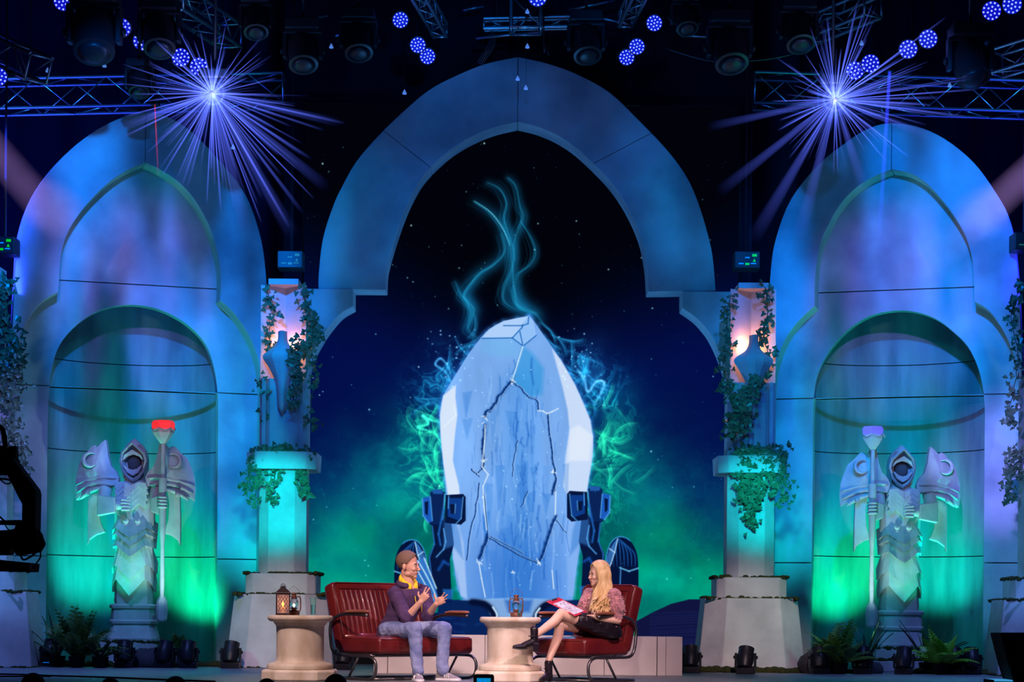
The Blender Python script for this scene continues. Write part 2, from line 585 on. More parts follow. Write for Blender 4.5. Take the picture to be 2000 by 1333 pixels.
# hills
fill([(1240, 1215), (1275, 1196), (1310, 1180), (1345, 1171), (1400, 1171), (1440, 1176), (1440, 1300), (1240, 1300)], (16, 20, 62))
fill(spl([(590, 1215), (640, 1210), (690, 1206), (760, 1200), (900, 1196)]) + [(900, 1300), (590, 1300)], (10, 24, 72))
for k in range(12):
    y = 1196 + k * 6 + rng.random() * 4
    stroke([(1270, y), (1350, y - 4), (1436, y + 2)], (26, 34, 88), 1.6, 0.5)

# smoke above the crystal
SM = [([(925, 392), (955, 412), (980, 440), (995, 475), (1000, 520), (1004, 560), (1015, 590), (1045, 612), (1060, 630)], 3.0),
      ([(950, 355), (975, 368), (988, 395), (984, 425), (992, 455), (1003, 490), (998, 530), (985, 560), (984, 585), (1000, 600), (1030, 608)], 2.2),
      ([(990, 345), (1006, 362), (1015, 400), (1022, 425), (1012, 450), (1003, 480), (1005, 510)], 2.0),
      ([(1015, 430), (1035, 460), (1046, 490), (1038, 515), (1015, 535), (1005, 560)], 1.6),
      ([(980, 455), (985, 490), (965, 515), (938, 532), (920, 552), (906, 575), (915, 590), (925, 605), (920, 625), (915, 645), (935, 660)], 3.0),
      ([(888, 548), (897, 570), (912, 590), (918, 612), (912, 640)], 1.6),
      ([(1003, 560), (1008, 590), (1022, 603), (1050, 612)], 3.5)]
for pts, wd in SM:
    q = spl(pts, 8)
    stroke(q, (8, 62, 92), wd * 5.0, 0.10, True, True)
    stroke([(x + 6 * math.sin(i * .05), y) for i, (x, y) in enumerate(q)], (10, 74, 104), wd * 2.8, 0.10, True, True)
    stroke(q, (40, 140, 170), wd * 0.7, 0.22, True, True)
    for j in range(5):
        o = 3.0 + 3.6 * j
        ph = rng.uniform(0, 6)
        stroke([(x - o * (0.4 + 0.6 * math.sin(i * 0.09 + ph)), y + o * 0.3) for i, (x, y) in enumerate(q)], (16, 100, 130), 1.3, 0.26 - 0.03 * j, True, True)
stroke(spl([(925, 392), (958, 415), (982, 448), (996, 480)]), (130, 225, 240), 1.3, 0.4, True, True)
for k in range(130):
    s_ = -1 if k % 2 else 1
    y = rng.uniform(655, 1000)
    edge = 150 - max(0, 800 - y) * 0.62
    x = 1008 + s_ * (edge + abs(rng.normal(0, 26)))
    an, cv = rng.uniform(0, 2 * PI), rng.uniform(-0.22, 0.22)
    pts = [(x, y)]
    for j in range(9):
        an += cv + rng.uniform(-0.12, 0.12)
        pts.append((pts[-1][0] + 6 * math.cos(an), pts[-1][1] + 6 * math.sin(an)))
    c = (40, 170, 220) if y < 790 else (50, 235, 165)
    q = spl(pts, 3)
    a_ = rng.uniform(0.05, 0.27)
    stroke(q, c, rng.uniform(0.7, 1.5), a_, True, True)
    stroke([(x + 2.5, y + 2) for x, y in q], c, 3.5, a_ * 0.4, True, True)
stroke(spl([(1127, 722), (1140, 740), (1148, 765), (1165, 745), (1180, 748), (1172, 770), (1160, 790)]), (120, 210, 255), 2.6, 0.35, True, True)
stroke(spl([(880, 745), (868, 725), (850, 712), (860, 700), (874, 715), (880, 730)]), (90, 200, 250), 2.4, 0.3, True, True)
stroke(spl([(858, 825), (840, 820), (825, 812), (836, 828), (815, 835), (850, 845)]), (60, 245, 190), 2.6, 0.4, True, True)

# the ice crystal
body = spl([(1032, 617), (1039, 622), (1063, 657), (1095, 703), (1123, 752), (1140, 790), (1153, 822), (1154, 843), (1158, 853), (1157, 890), (1151, 925), (1147, 953), (1139, 1010), (1131, 1076), (1124, 1120), (1118, 1172)], 2) + \
    spl([(906, 1172), (893, 1150), (884, 1090), (880, 1040), (872, 975), (865, 905), (860, 850), (858, 811), (860, 797), (865, 773), (888, 734), (916, 689), (941, 657), (955, 643), (983, 627), (1032, 617)], 2)
stroke(body + [body[0]], (60, 140, 225), 5, 0.3, True)
st = 0.90 + 0.20 * fbm(40, 77, 4, 1.0, 0.3)
fill(body, (126, 178, 246), 1, 0.8, st)
mr = mask_poly(body)
s_, m_ = mr
dk = ss(960, 1130, GY) * 0.75 * np.exp(-((GX - 1010) / 90) ** 2)
IM[s_] = IM[s_] * (1 - (m_ * dk[s_])[..., None]) + np.array((38, 105, 205), np.float32) / 255 * (m_ * dk[s_])[..., None]
mid = np.exp(-((GX - 1012) / 40) ** 2) * ss(690, 760, GY) * 0.38
IM[s_] = IM[s_] * (1 - (m_ * mid[s_])[..., None]) + np.array((50, 130, 215), np.float32) / 255 * (m_ * mid[s_])[..., None]
fill([(1021, 676), (1040, 690), (1062, 720), (1058, 770), (1035, 775), (1000, 744)], (30, 150, 220), 0.5, 5)
fill([(865, 773), (890, 752), (889, 775), (893, 810), (888, 850), (884, 900), (896, 950), (899, 985), (886, 1000), (874, 965), (865, 901), (860, 850), (859, 811)], (226, 238, 255), 0.9, 1.5)
fill([(888, 1000), (905, 1060), (912, 1170), (900, 1165), (884, 1090)], (190, 215, 255), 0.65, 2)
fill([(1078, 682), (1095, 703), (1123, 752), (1140, 790), (1153, 822), (1158, 853), (1157, 890), (1147, 953), (1140, 1000), (1117, 1000), (1100, 950), (1104, 890), (1112, 840), (1108, 800), (1098, 755)], (214, 230, 255), 0.88, 2)
fill([(1112, 840), (1130, 830), (1156, 850), (1150, 900), (1110, 900)], (238, 245, 255), 0.6, 3)
fill([(1105, 1010), (1136, 1010), (1122, 1165), (1108, 1165)], (150, 190, 250), 0.5, 3)
fill([(1112, 1076), (1124, 1070), (1106, 1172), (1098, 1172)], (20, 190, 130), 0.0, 1)
fill([(941, 659), (955, 643), (983, 627), (1032, 617), (1020, 635), (1000, 660), (968, 660)], (182, 214, 255), 0.9, 1)
fill([(1032, 617), (1041, 627), (1047, 655), (1022, 676), (1000, 660), (1018, 635)], (150, 198, 252), 0.9, 1)
fill([(941, 661), (1000, 662), (1020, 676), (1005, 700), (940, 690)], (110, 190, 240), 0.4, 6)
for k in range(26):
    x, y = rng.normal(1008, 36), rng.uniform(760, 1080)
    l, w_ = rng.uniform(40, 110), rng.uniform(4, 13)
    fill([(x - w_, y), (x + w_ * .8, y + rng.uniform(-6, 6)), (x + rng.uniform(-5, 5), y + l)], (44, 122, 216), rng.uniform(.15, .4), 1.6)
for k in range(110):
    x = rng.normal(1012, 34)
    y = rng.uniform(690, 1120)
    l = rng.uniform(15, 80)
    c = (24, 92, 190) if rng.random() < 0.7 else (160, 205, 255)
    stroke([(x, y), (x + rng.uniform(-4, 4), y + l * 0.5), (x + rng.uniform(-5, 5), y + l)], c, rng.uniform(0.8, 2.6), rng.uniform(0.15, 0.5), False, True)
for k in range(60):
    x = rng.uniform(905, 1100)
    y = rng.uniform(740, 1150)
    stroke([(x, y), (x + rng.uniform(-3, 3), y + rng.uniform(8, 40))], (60, 125, 215), rng.uniform(0.6, 1.5), 0.3)
CR = [[(1032, 619), (1031, 632), (1020, 636), (983, 636)], [(1020, 634), (1019, 640), (1000, 660), (941, 661)], [(1000, 660), (1021, 676), (1047, 655)],
      [(1015, 648), (1021, 676)]]
for c in CR: stroke(c, (20, 95, 180), 1.1, 0.9)
stroke([(1021, 676), (1012, 705), (1000, 744)], (225, 245, 255), 1.2, 0.9)
CRK = [([(1000, 744), (985, 760), (972, 778), (962, 795), (950, 806), (946, 815)], 2.6), ([(1000, 744), (1018, 760), (1030, 772), (1049, 784), (1050, 800)], 1.5),
       ([(946, 830), (944, 855), (942, 870), (945, 900), (941, 915)], 2.6), ([(1068, 808), (1073, 850), (1079, 895), (1085, 935), (1083, 960)], 1.8),
       ([(941, 915), (932, 925), (920, 918), (935, 930)], 1.2), ([(935, 945), (928, 1000), (918, 1040), (912, 1095)], 1.3),
       ([(1085, 940), (1078, 965)], 2.4), ([(1085, 1010), (1070, 1050), (1055, 1095)], 3.0), ([(1085, 1015), (1105, 1040)], 1.0),
       ([(952, 1048), (985, 1068), (1014, 1084), (1052, 1100)], 1.6), ([(952, 1045), (944, 1070), (934, 1092)], 3.2), ([(945, 960), (952, 1045)], 1.0),
       ([(960, 1048), (1020, 1080)], 1.0), ([(1000, 930), (1003, 900), (1010, 860)], 1.0), ([(1030, 960), (1018, 990)], 1.0)]
for c, wd in CRK:
    q = [(x + rng.uniform(-1.5, 1.5), y + rng.uniform(-1.5, 1.5)) for x, y in spl(c, 4)]
    stroke(q, (8, 48, 118), wd, 0.9)
    stroke([(x + wd + 0.6, y) for x, y in q], (190, 225, 255), 0.8, 0.5)
for c in ([(1050, 802), (1060, 803), (1068, 808), (1078, 804), (1090, 798)], [(947, 830), (946, 862), (941, 912), (953, 927), (943, 950), (945, 990), (950, 1035)], [(1085, 960), (1084, 1005)], [(935, 1100), (940, 1130), (947, 1166)], [(1078, 1115), (1081, 1150)], [(865, 835), (889, 812), (886, 792)]):
    stroke(c, (232, 246, 255), 1.3, 0.85)
for (x, y, r) in ((946, 818, 5), (1000, 745, 3), (943, 900, 3), (1080, 920, 3), (936, 1098, 4), (1053, 1100, 4), (1002, 1118, 2)):
    for k in range(5):
        stroke([(x + rng.normal(0, r), y + rng.normal(0, r)), (x + rng.normal(0, r), y + rng.normal(0, r))], (235, 248, 255), 0.9, 0.8)
for k in range(70):
    x, y = rng.uniform(890, 1110), rng.uniform(660, 1150)
    stroke([(x, y), (x, y)], (235, 245, 255), rng.uniform(0.6, 1.4), rng.uniform(0.2, 0.8), True)

# dark flanking pillars and rounded ends of the seat
for s in (-1, 1):
    def q(pts, s=s): return [((1008 + s * (x - 1008)) if s > 0 else (1016 - (x - 1000)), y + (-3 if s > 0 else 3)) for x, y in pts]
    D, L_, B_ = (6, 22, 62), (90, 175, 245), (14, 60, 140)
    fill(q([(1136, 1010), (1176, 1010), (1168, 1060), (1180, 1085), (1176, 1175), (1134, 1175), (1138, 1090), (1130, 1060)]), D)
    fill(q([(1128, 1008), (1150, 1012), (1150, 1070), (1132, 1064), (1112, 1090), (1118, 1040)]), (60, 130, 215), 0.55, 3)
    stroke(q([(1150, 1030), (1146, 1055), (1150, 1070), (1164, 1085)]), L_, 1.6, 0.8)
    stroke(q([(1172, 1025), (1168, 1060), (1178, 1086), (1174, 1120)]), (40, 120, 205), 1.5, 0.8)
    stroke(q([(1140, 1100), (1150, 1094), (1160, 1110)]), (20, 80, 170), 3, 0.8)
    fill(q([(1107, 968), (1112, 962), (1146, 964), (1148, 1018), (1116, 1022), (1107, 1014)]), D)
    fill(q([(1114, 970), (1142, 970), (1142, 1006), (1120, 1014), (1116, 1006)]), B_)
    fill(q([(1127, 982), (1138, 982), (1136, 1000), (1126, 1002)]), D)
    fill(q([(1148, 958), (1176, 958), (1178, 1022), (1150, 1022)]), (9, 36, 90))
    fill(q([(1152, 952), (1172, 954), (1170, 962), (1152, 962)]), (30, 90, 170))
    fill(q([(1176, 966), (1192, 970), (1191, 1005), (1180, 1018), (1172, 1016)]), (26, 92, 190))
    fill(q([(1180, 976), (1187, 978), (1186, 1000), (1181, 1004)]), D)
    for c in ([(1112, 968), (1116, 1010), (1126, 1020)], [(1148, 962), (1152, 1012)], [(1176, 968), (1172, 1014)], [(1191, 972), (1190, 1004), (1180, 1018)], [(1127, 982), (1128, 1000)], [(1140, 966), (1141, 990)]):
        stroke(q(c), L_, 1.3, 0.75)
    stroke(q([(1150, 990), (1160, 1040), (1156, 1062)]), (30, 110, 200), 2.2, 0.8)
    lump = spl([(1183, 1175), (1182, 1130), (1184, 1090), (1192, 1065), (1207, 1052), (1226, 1056), (1240, 1075), (1246, 1105), (1246, 1175)], 4)
    fill(q(lump), (4, 18, 56))
    for k in range(7):
        x = 1196 + k * 7
        stroke(q(spl([(1204 + k * 2, 1054 + abs(k - 2) * 2), (x, 1072 + k * 2), (x + 2, 1110)])), (26, 96, 178), 1.2, 0.7, False, True)
    stroke(q(lump[2:22]), (60, 160, 230), 1.3, 0.7)
    fill(q([(1190, 1075), (1206, 1054), (1200, 1085), (1192, 1105), (1182, 1130), (1176, 1120)]), (70, 140, 220), 0.7, 1.5)
    for c in ([(1190, 1075), (1200, 1082), (1206, 1056)], [(1200, 1082), (1193, 1104), (1183, 1128)]):
        stroke(q(c), (190, 230, 255), 1.3, 0.8)
    stroke(q([(1210, 1112), (1228, 1119), (1246, 1113)]), (110, 205, 250), 1.6, 0.85)
    stroke(q([(1212, 1112), (1210, 1160)]), (80, 170, 240), 1.6, 0.7)
    fill(q([(1130, 1148), (1152, 1148), (1148, 1168), (1134, 1168)]), (40, 120, 210), 0.7, 2)
# big wing of ice left of the pillar
fill([(812, 1096), (828, 1090), (835, 1110), (850, 1145), (858, 1180), (848, 1185), (820, 1150), (806, 1125)], (50, 120, 205), 0.9, 1.5)
for c in ([(815, 1095), (830, 1120), (845, 1150), (856, 1180)], [(828, 1090), (840, 1120), (852, 1150)], [(812, 1110), (828, 1138), (846, 1172)]):
    stroke(spl(c), (190, 230, 255), 1.4, 0.8)
# seat of the throne: snow shelf over dark blocks
fill([(856, 1172), (1170, 1172), (1176, 1262), (850, 1262)], (8, 30, 88), 0.95, 1.5)
fill(spl([(900, 1172), (935, 1176), (952, 1190), (966, 1205), (1040, 1206), (1052, 1192), (1066, 1178), (1116, 1172)]) + [(1000, 1168)], (150, 196, 250), 0.85, 2)
fill([(985, 1172), (1040, 1172), (1034, 1196), (992, 1196)], (30, 92, 190), 0.7, 4)
for c in ([(920, 1176), (945, 1180), (962, 1196), (968, 1215)], [(1090, 1178), (1066, 1182), (1050, 1198), (1046, 1215)]):
    stroke(spl(c), (4, 14, 48), 5, 0.9)
stroke(spl([(962, 1186), (970, 1200), (969, 1212)]), (200, 230, 255), 1.8, 0.8)
stroke(spl([(1054, 1188), (1046, 1200), (1047, 1212)]), (200, 230, 255), 1.8, 0.8)
for k in range(26):
    x, y = rng.uniform(860, 1165), rng.uniform(1205, 1250)
    stroke([(x, y), (x + rng.uniform(10, 40), y + rng.uniform(-3, 3))], (20, 62, 130), rng.uniform(0.8, 3), 0.4)

# stars
for k in range(330):
    x, y = rng.uniform(600, 1420), rng.uniform(270, 1160)
    if (abs(x - 1008) < 150 and 640 < y): continue
    b = rng.random() ** 3
    stroke([(x, y), (x, y)], (60 + 120 * b, 190 + 50 * b, 230), 0.7 + 1.1 * b, 0.25 + 0.7 * b, True)
for k in range(60):
    s_ = rng.choice((-1, 1))
    x, y = 1008 + s_ * rng.uniform(80, 170), rng.uniform(640, 760)
    stroke([(x, y), (x, y)], (150, 215, 255), rng.uniform(0.8, 1.9), rng.uniform(0.4, 1), True)
IM[::3] *= 0.95
IM = np.clip(IM, 0, 1)

img = bpy.data.images.new('led_picture', SW, SH)
buf = np.ones((SH, SW, 4), np.float32)
buf[..., :3] = IM[::-1]
img.pixels.foreach_set(buf.ravel())
img.pack()
mm = bpy.data.materials.new('led_wall')
mm.use_nodes = True
nt = mm.node_tree
nt.nodes.clear()
out = nt.nodes.new('ShaderNodeOutputMaterial')
em = nt.nodes.new('ShaderNodeEmission')
ti = nt.nodes.new('ShaderNodeTexImage')
ti.image = img
nt.links.new(ti.outputs[0], em.inputs[0])
em.inputs[1].default_value = 1.0
nt.links.new(em.outputs[0], out.inputs[0])
YS = 6.3
k = (YS - CAMY) / FPX
xa, xb = (X0 - PPX) * k, (X0 + SW - PPX) * k
za, zb = CAMZ - (Y0_ + SH - PPY) * k, CAMZ - (Y0_ - PPY) * k
root = thing('led_screen', 'tall LED wall showing a glowing blue ice crystal throne behind the middle arch', 'screen', ((xa + xb) / 2, YS, 0))
b = MB().box(((xa + xb) / 2, YS + 0.09, (za + zb) / 2), (xb - xa + 0.06, 0.16, zb - za + 0.06))
b.build('cabinet', M['matte_black'], root, origin=root.location)
f = MB().add([(xa, YS, za), (xb, YS, za), (xb, YS, zb), (xa, YS, zb)], [(0, 1, 2, 3)])
fo = f.build('picture', mm, root, origin=root.location)
uv = fo.data.uv_layers.new(name='UVMap')
for i, c in enumerate(((0, 0), (1, 0), (1, 1), (0, 1))):
    uv.data[i].uv = c
MB().box(((xa + xb) / 2, YS + 0.1, za / 2), (xb - xa, 0.3, za)).build('riser', M['matte_black'], root, origin=root.location)
# ---------------------------------------------------------------- setting
def struct(o): o['kind'] = 'structure'; return o


struct(MB().box((0, 3.2, -0.15), (26, 12.2, 0.3)).build('floor', M['floor']))
struct(MB().box((0, -2.92, -0.65), (26, 0.05, 1.3)).build('trim_1', M['matte_black']))
struct(MB().box((0, -12, -1.35), (26, 18.3, 0.1)).build('floor_hall', M['matte_black']))
bk = MB()
n = 160
rings = [[], []]
for i in range(n + 1):
    x = -13 + 26 * i / n
    y = 9.0 + 0.12 * math.sin(i * 1.7) + 0.05 * math.sin(i * 4.1)
    rings[0].append(Vector((x, y, -0.02))); rings[1].append(Vector((x, y, 11)))
bk.loft(rings, cap=False, closed=False)
struct(bk.build('wall_back', M['drape'], smooth=True))
struct(MB().box((0, 2, 10.9), (27, 22, 0.2)).build('ceiling', M['matte_black']))


def clip(poly, ax, v, keep):
    out = []
    n = len(poly)
    for i in range(n):
        a, b = poly[i], poly[(i + 1) % n]
        ia, ib = (a[ax] - v) * keep >= 0, (b[ax] - v) * keep >= 0
        if ia: out.append(a)
        if ia != ib:
            t = (v - a[ax]) / (b[ax] - a[ax])
            out.append((a[0] + (b[0] - a[0]) * t, a[1] + (b[1] - a[1]) * t))
    return out


class Frame:
    """upright set piece: u along it, d towards the audience"""
    def __init__(s, px, Y, ang):
        o = P(px, 1300, Y)
        s.O = Vector((o.x, Y, 0)); s.ang = ang
        s.t = Vector((math.cos(ang), math.sin(ang), 0)); s.n = Vector((math.sin(ang), -math.cos(ang), 0))

    def uz(s, px, py, d=0.0):
        dx, dy = unroll(px, py)
        r = Vector((dx / FPX, 1, -dy / FPX))
        c = Vector((0, CAMY, CAMZ))
        t = ((s.O + s.n * d - c).dot(s.n)) / r.dot(s.n)
        p = c + r * t
        return ((p - s.O).dot(s.t), p.z)


def contour(fr, pts, d, seg=4, straight=()):
    return [fr.uz(x, y, d) for x, y in spl(pts, seg)]


def floor_end(c):
    """carry both ends of a contour straight down to the floor"""
    return [(c[0][0], 0.0)] + c + [(c[-1][0], 0.0)]


def side_arch(fr, outer, open1L, open1R, nicheP, seam_y, legs_y, label, cx):
    root = thing('arch_niche', label, 'arch', fr.O, fr.ang)
    def part(poly, d0, d1, name, m=M['stone'], bev=0.006):
        return MB().prism(poly, -d1, -d0).build(name, m, root, bevel=bev)
    o = contour(fr, outer, 0.34)
    o = [(o[0][0], 0.0)] + o + [(o[-1][0], 0.0)]
    a = contour(fr, open1L[0], 0.34) + contour(fr, open1L[1], 0.34)[1:] + contour(fr, open1R[0], 0.34)[1:] + contour(fr, open1R[1], 0.34)[1:]
    a = [(a[0][0], 0.0)] + a + [(a[-1][0], 0.0)]
    frame = o + list(reversed(a))
    ux = fr.uz(cx, 300, 0.34)[0]
    # front frame in two halves that meet at the apex
    for kp in (-1, 1):
        part(clip(frame, 0, ux + kp * 0.003, kp), 0.0, 0.34, 'frame_half')
    # middle panel, a little larger than the opening, with the niche cut out
    b = [(ux + (u - ux) * 1.05 + (0.04 if u > ux else -0.04), z + (0.08 if z > 1 else 0)) for u, z in a]
    nch = contour(fr, nicheP, 0.0)
    nch = [(nch[0][0], 0.0)] + nch + [(nch[-1][0], 0.0)]
    panel = b + list(reversed(nch))
    zs = fr.uz(cx, seam_y, 0)[1]
    g = 0.006
    # tympanum above the seam
    part(clip(b, 1, zs + g, 1), -0.16, 0.0, 'panel')
    low = clip(panel, 1, zs - g, -1)
    zl = [fr.uz(cx, y, 0)[1] for y in legs_y]
    part(clip(low, 1, zl[0] + g, 1), -0.16, 0.0, 'panel')
    for kp in (-1, 1):
        leg = clip(clip(panel, 1, zl[0] - g, -1), 0, ux, kp)
        part(clip(leg, 1, zl[1] + g, 1), -0.16, 0.0, 'panel')
        part(clip(leg, 1, zl[1] - g, -1), -0.16, 0.0, 'panel')
    # curved apse wall in courses
    un = [u for u, z in nch]
    u0, u1, zt = min(un) - 0.05, max(un) + 0.05, max(z for u, z in nch) + 0.35
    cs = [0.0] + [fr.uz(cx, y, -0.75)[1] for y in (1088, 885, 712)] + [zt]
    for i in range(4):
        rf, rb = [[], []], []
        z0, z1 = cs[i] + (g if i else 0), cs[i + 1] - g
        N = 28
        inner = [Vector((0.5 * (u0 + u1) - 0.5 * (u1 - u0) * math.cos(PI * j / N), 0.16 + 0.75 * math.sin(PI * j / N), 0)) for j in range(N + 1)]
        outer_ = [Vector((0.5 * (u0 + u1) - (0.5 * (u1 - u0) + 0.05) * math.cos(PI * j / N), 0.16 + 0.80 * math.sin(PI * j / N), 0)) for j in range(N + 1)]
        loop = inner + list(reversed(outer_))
        MB().loft([[p + Vector((0, 0, z0)) for p in loop], [p + Vector((0, 0, z1)) for p in loop]]).build('apse_course', M['stone_apse_shaded'], root, smooth=True, sharp=40)
    return root


FL = Frame(275, 5.75, math.radians(18))
side_arch(FL,
          [(22, 700), (26, 600), (30, 530), (35, 466), (54, 400), (88, 345), (136, 294), (187, 255), (240, 229), (290, 219), (336, 232), (382, 264), (436, 322), (469, 364), (490, 403), (510, 467), (519, 530), (522, 600), (522, 700)],
          ([(30, 760), (34, 700), (42, 655), (58, 620), (84, 588), (114, 570)], [(115, 560), (118, 510), (128, 465), (150, 425), (180, 388), (215, 355), (250, 332), (284, 318)]),
          ([(284, 318), (315, 333), (350, 357), (378, 388), (403, 430), (420, 475), (430, 520), (432, 560), (430, 587)], [(430, 587), (455, 610), (480, 645), (498, 682), (509, 722), (513, 770)]),
          [(93, 830), (95, 780), (100, 730), (112, 684), (135, 650), (170, 620), (210, 602), (256, 596), (300, 602), (340, 618), (375, 642), (403, 675), (418, 718), (425, 768), (426, 830)],
          557, (762, 1090), 'blue and teal lit pointed arch niche behind the left statue', 284)
FR = Frame(1745, 5.75, math.radians(-17))
side_arch(FR,
          [(1502, 700), (1502, 600), (1505, 530), (1515, 467), (1545, 389), (1598, 322), (1650, 280), (1690, 254), (1734, 241), (1790, 247), (1846, 272), (1902, 318), (1944, 375), (1969, 420), (1981, 467), (1988, 530), (1992, 600), (1996, 700)],
          ([(1507, 790), (1510, 735), (1522, 690), (1540, 653), (1564, 623), (1591, 598)], [(1591, 598), (1591, 560), (1594, 520), (1602, 478), (1618, 440), (1640, 402), (1668, 371), (1703, 347), (1741, 331)]),
          ([(1741, 331), (1775, 338), (1808, 357), (1836, 386), (1862, 420), (1885, 460), (1898, 505), (1902, 550), (1903, 590)], [(1903, 590), (1930, 606), (1956, 640), (1975, 680), (1986, 722), (1990, 780)]),
          [(1588, 840), (1589, 785), (1594, 741), (1606, 710), (1624, 680), (1648, 652), (1676, 630), (1710, 614), (1755, 607), (1797, 612), (1832, 626), (1860, 647), (1888, 675), (1908, 713), (1919, 755), (1923, 800), (1923, 840)],
          567, (775, 1100), 'blue and teal lit pointed arch niche behind the right statue', 1741)

# the middle arch: ring in voussoir sections, block shoulders in front
FC = Frame(1012, 5.5, 0)
ring_o = contour(FC, [(622, 566), (622, 538), (630, 468), (650, 403), (668, 364), (696, 315), (738, 266), (783, 222), (836, 177), (890, 148), (950, 124), (1012, 111)], 0, 4)
ring_o2 = contour(FC, [(1012, 111), (1070, 124), (1130, 146), (1190, 180), (1245, 232), (1298, 287), (1335, 335), (1358, 380), (1378, 440), (1392, 500), (1398, 569)], 0, 4)
ring_i = contour(FC, [(753, 567), (755, 528), (766, 485), (783, 433), (801, 389), (825, 347), (860, 310), (895, 283), (930, 264), (968, 249), (1011, 239)], 0, 4)
ring_i2 = contour(FC, [(1011, 239), (1048, 248), (1088, 265), (1123, 288), (1158, 320), (1193, 357), (1224, 403), (1250, 460), (1262, 515), (1266, 571)], 0, 4)
root = thing('pointed_arch', 'tall blue lit pointed arch framing the LED wall in the middle', 'arch', FC.O, 0)


def section(o, i, a, b, c, d, dep):
    """wedge of the ring between fractions of outer and inner contours"""
    def cut(L, s, e):
        n = len(L) - 1
        i0, i1 = int(round(s * n)), int(round(e * n))
        return L[i0:i1 + 1]
    oo, ii = cut(o, a, b), cut(i, c, d)
    poly = oo + list(reversed(ii))
    cxm = sum(p[0] for p in poly) / len(poly); czm = sum(p[1] for p in poly) / len(poly)
    poly = [(cxm + (x - cxm) * 0.997, czm + (z - czm) * 0.997) for x, z in poly]
    MB().prism(poly, 0.0, dep).build('arch_section', M['stone'], root, bevel=0.008)


section(ring_o, ring_i, 0, .56, 0, .56, 0.45)
section(ring_o, ring_i, .56, 1, .56, 1, 0.45)
section(ring_o2, ring_i2, 0, .44, 0, .44, 0.45)
section(ring_o2, ring_i2, .44, 1, .44, 1, 0.45)
sh = contour(FC, [(690, 600), (665, 615), (641, 643), (623, 671), (609, 699), (601, 731), (599, 770)], 0.06, 4)
u_in, zt = FC.uz(690, 566, 0.06)
u_out = FC.uz(560, 566, 0.06)[0]
MB().prism([(u_out, zt), (u_in, zt)] + sh + [(sh[-1][0], 0), (u_out, 0)], -0.10, 0.36).build('shoulder', M['stone'], root, bevel=0.008)
sh = contour(FC, [(1332, 603), (1363, 626), (1388, 657), (1405, 692), (1417, 727), (1421, 748), (1422, 780)], 0.06, 4)
u_in, zt = FC.uz(1332, 570, 0.06)
u_out = FC.uz(1455, 570, 0.06)[0]
MB().prism([(u_out, zt), (u_in, zt)] + sh + [(sh[-1][0], 0), (u_out, 0)], -0.10, 0.36).build('shoulder', M['stone'], root, bevel=0.008)


# ---------------------------------------------------------------- columns
def oct_ring(hw, hd, ch, z, c=(0, 0)):
    return [Vector((c[0] + x, c[1] + y, z)) for x, y in ((-hw + ch, -hd), (hw - ch, -hd), (hw, -hd + ch), (hw, hd - ch), (hw - ch, hd), (-hw + ch, hd), (-hw, hd - ch), (-hw, -hd + ch))]


def frustum(mb, z0, z1, w0, w1, ch0, ch1, d0=None, d1=None):
    d0 = d0 or w0; d1 = d1 or w1
    mb.loft([oct_ring(w0 / 2, d0 / 2, ch0, z0), oct_ring(w1 / 2, d1 / 2, ch1, z1)])
    return mb


def moss_mound(pts_r, n, root, seed):
    """lumpy moss line; pts_r: list of (x, y, z, r)"""
    r = random.Random(seed)
    mb = MB()
    for k in range(n):
        a, b = r.choice(pts_r)
        t = r.random()
        p = Vector(a).lerp(Vector(b), t)
        s = r.uniform(0.012, 0.026)
        mb.ball(p + Vector((0, 0, r.uniform(-0.01, 0.012))), (s * 1.5, s, s * r.uniform(.5, 1)), 6, 4)
    o = mb.build('moss', M['moss'], root, smooth=True)
    o['kind'] = 'stuff'
    return o


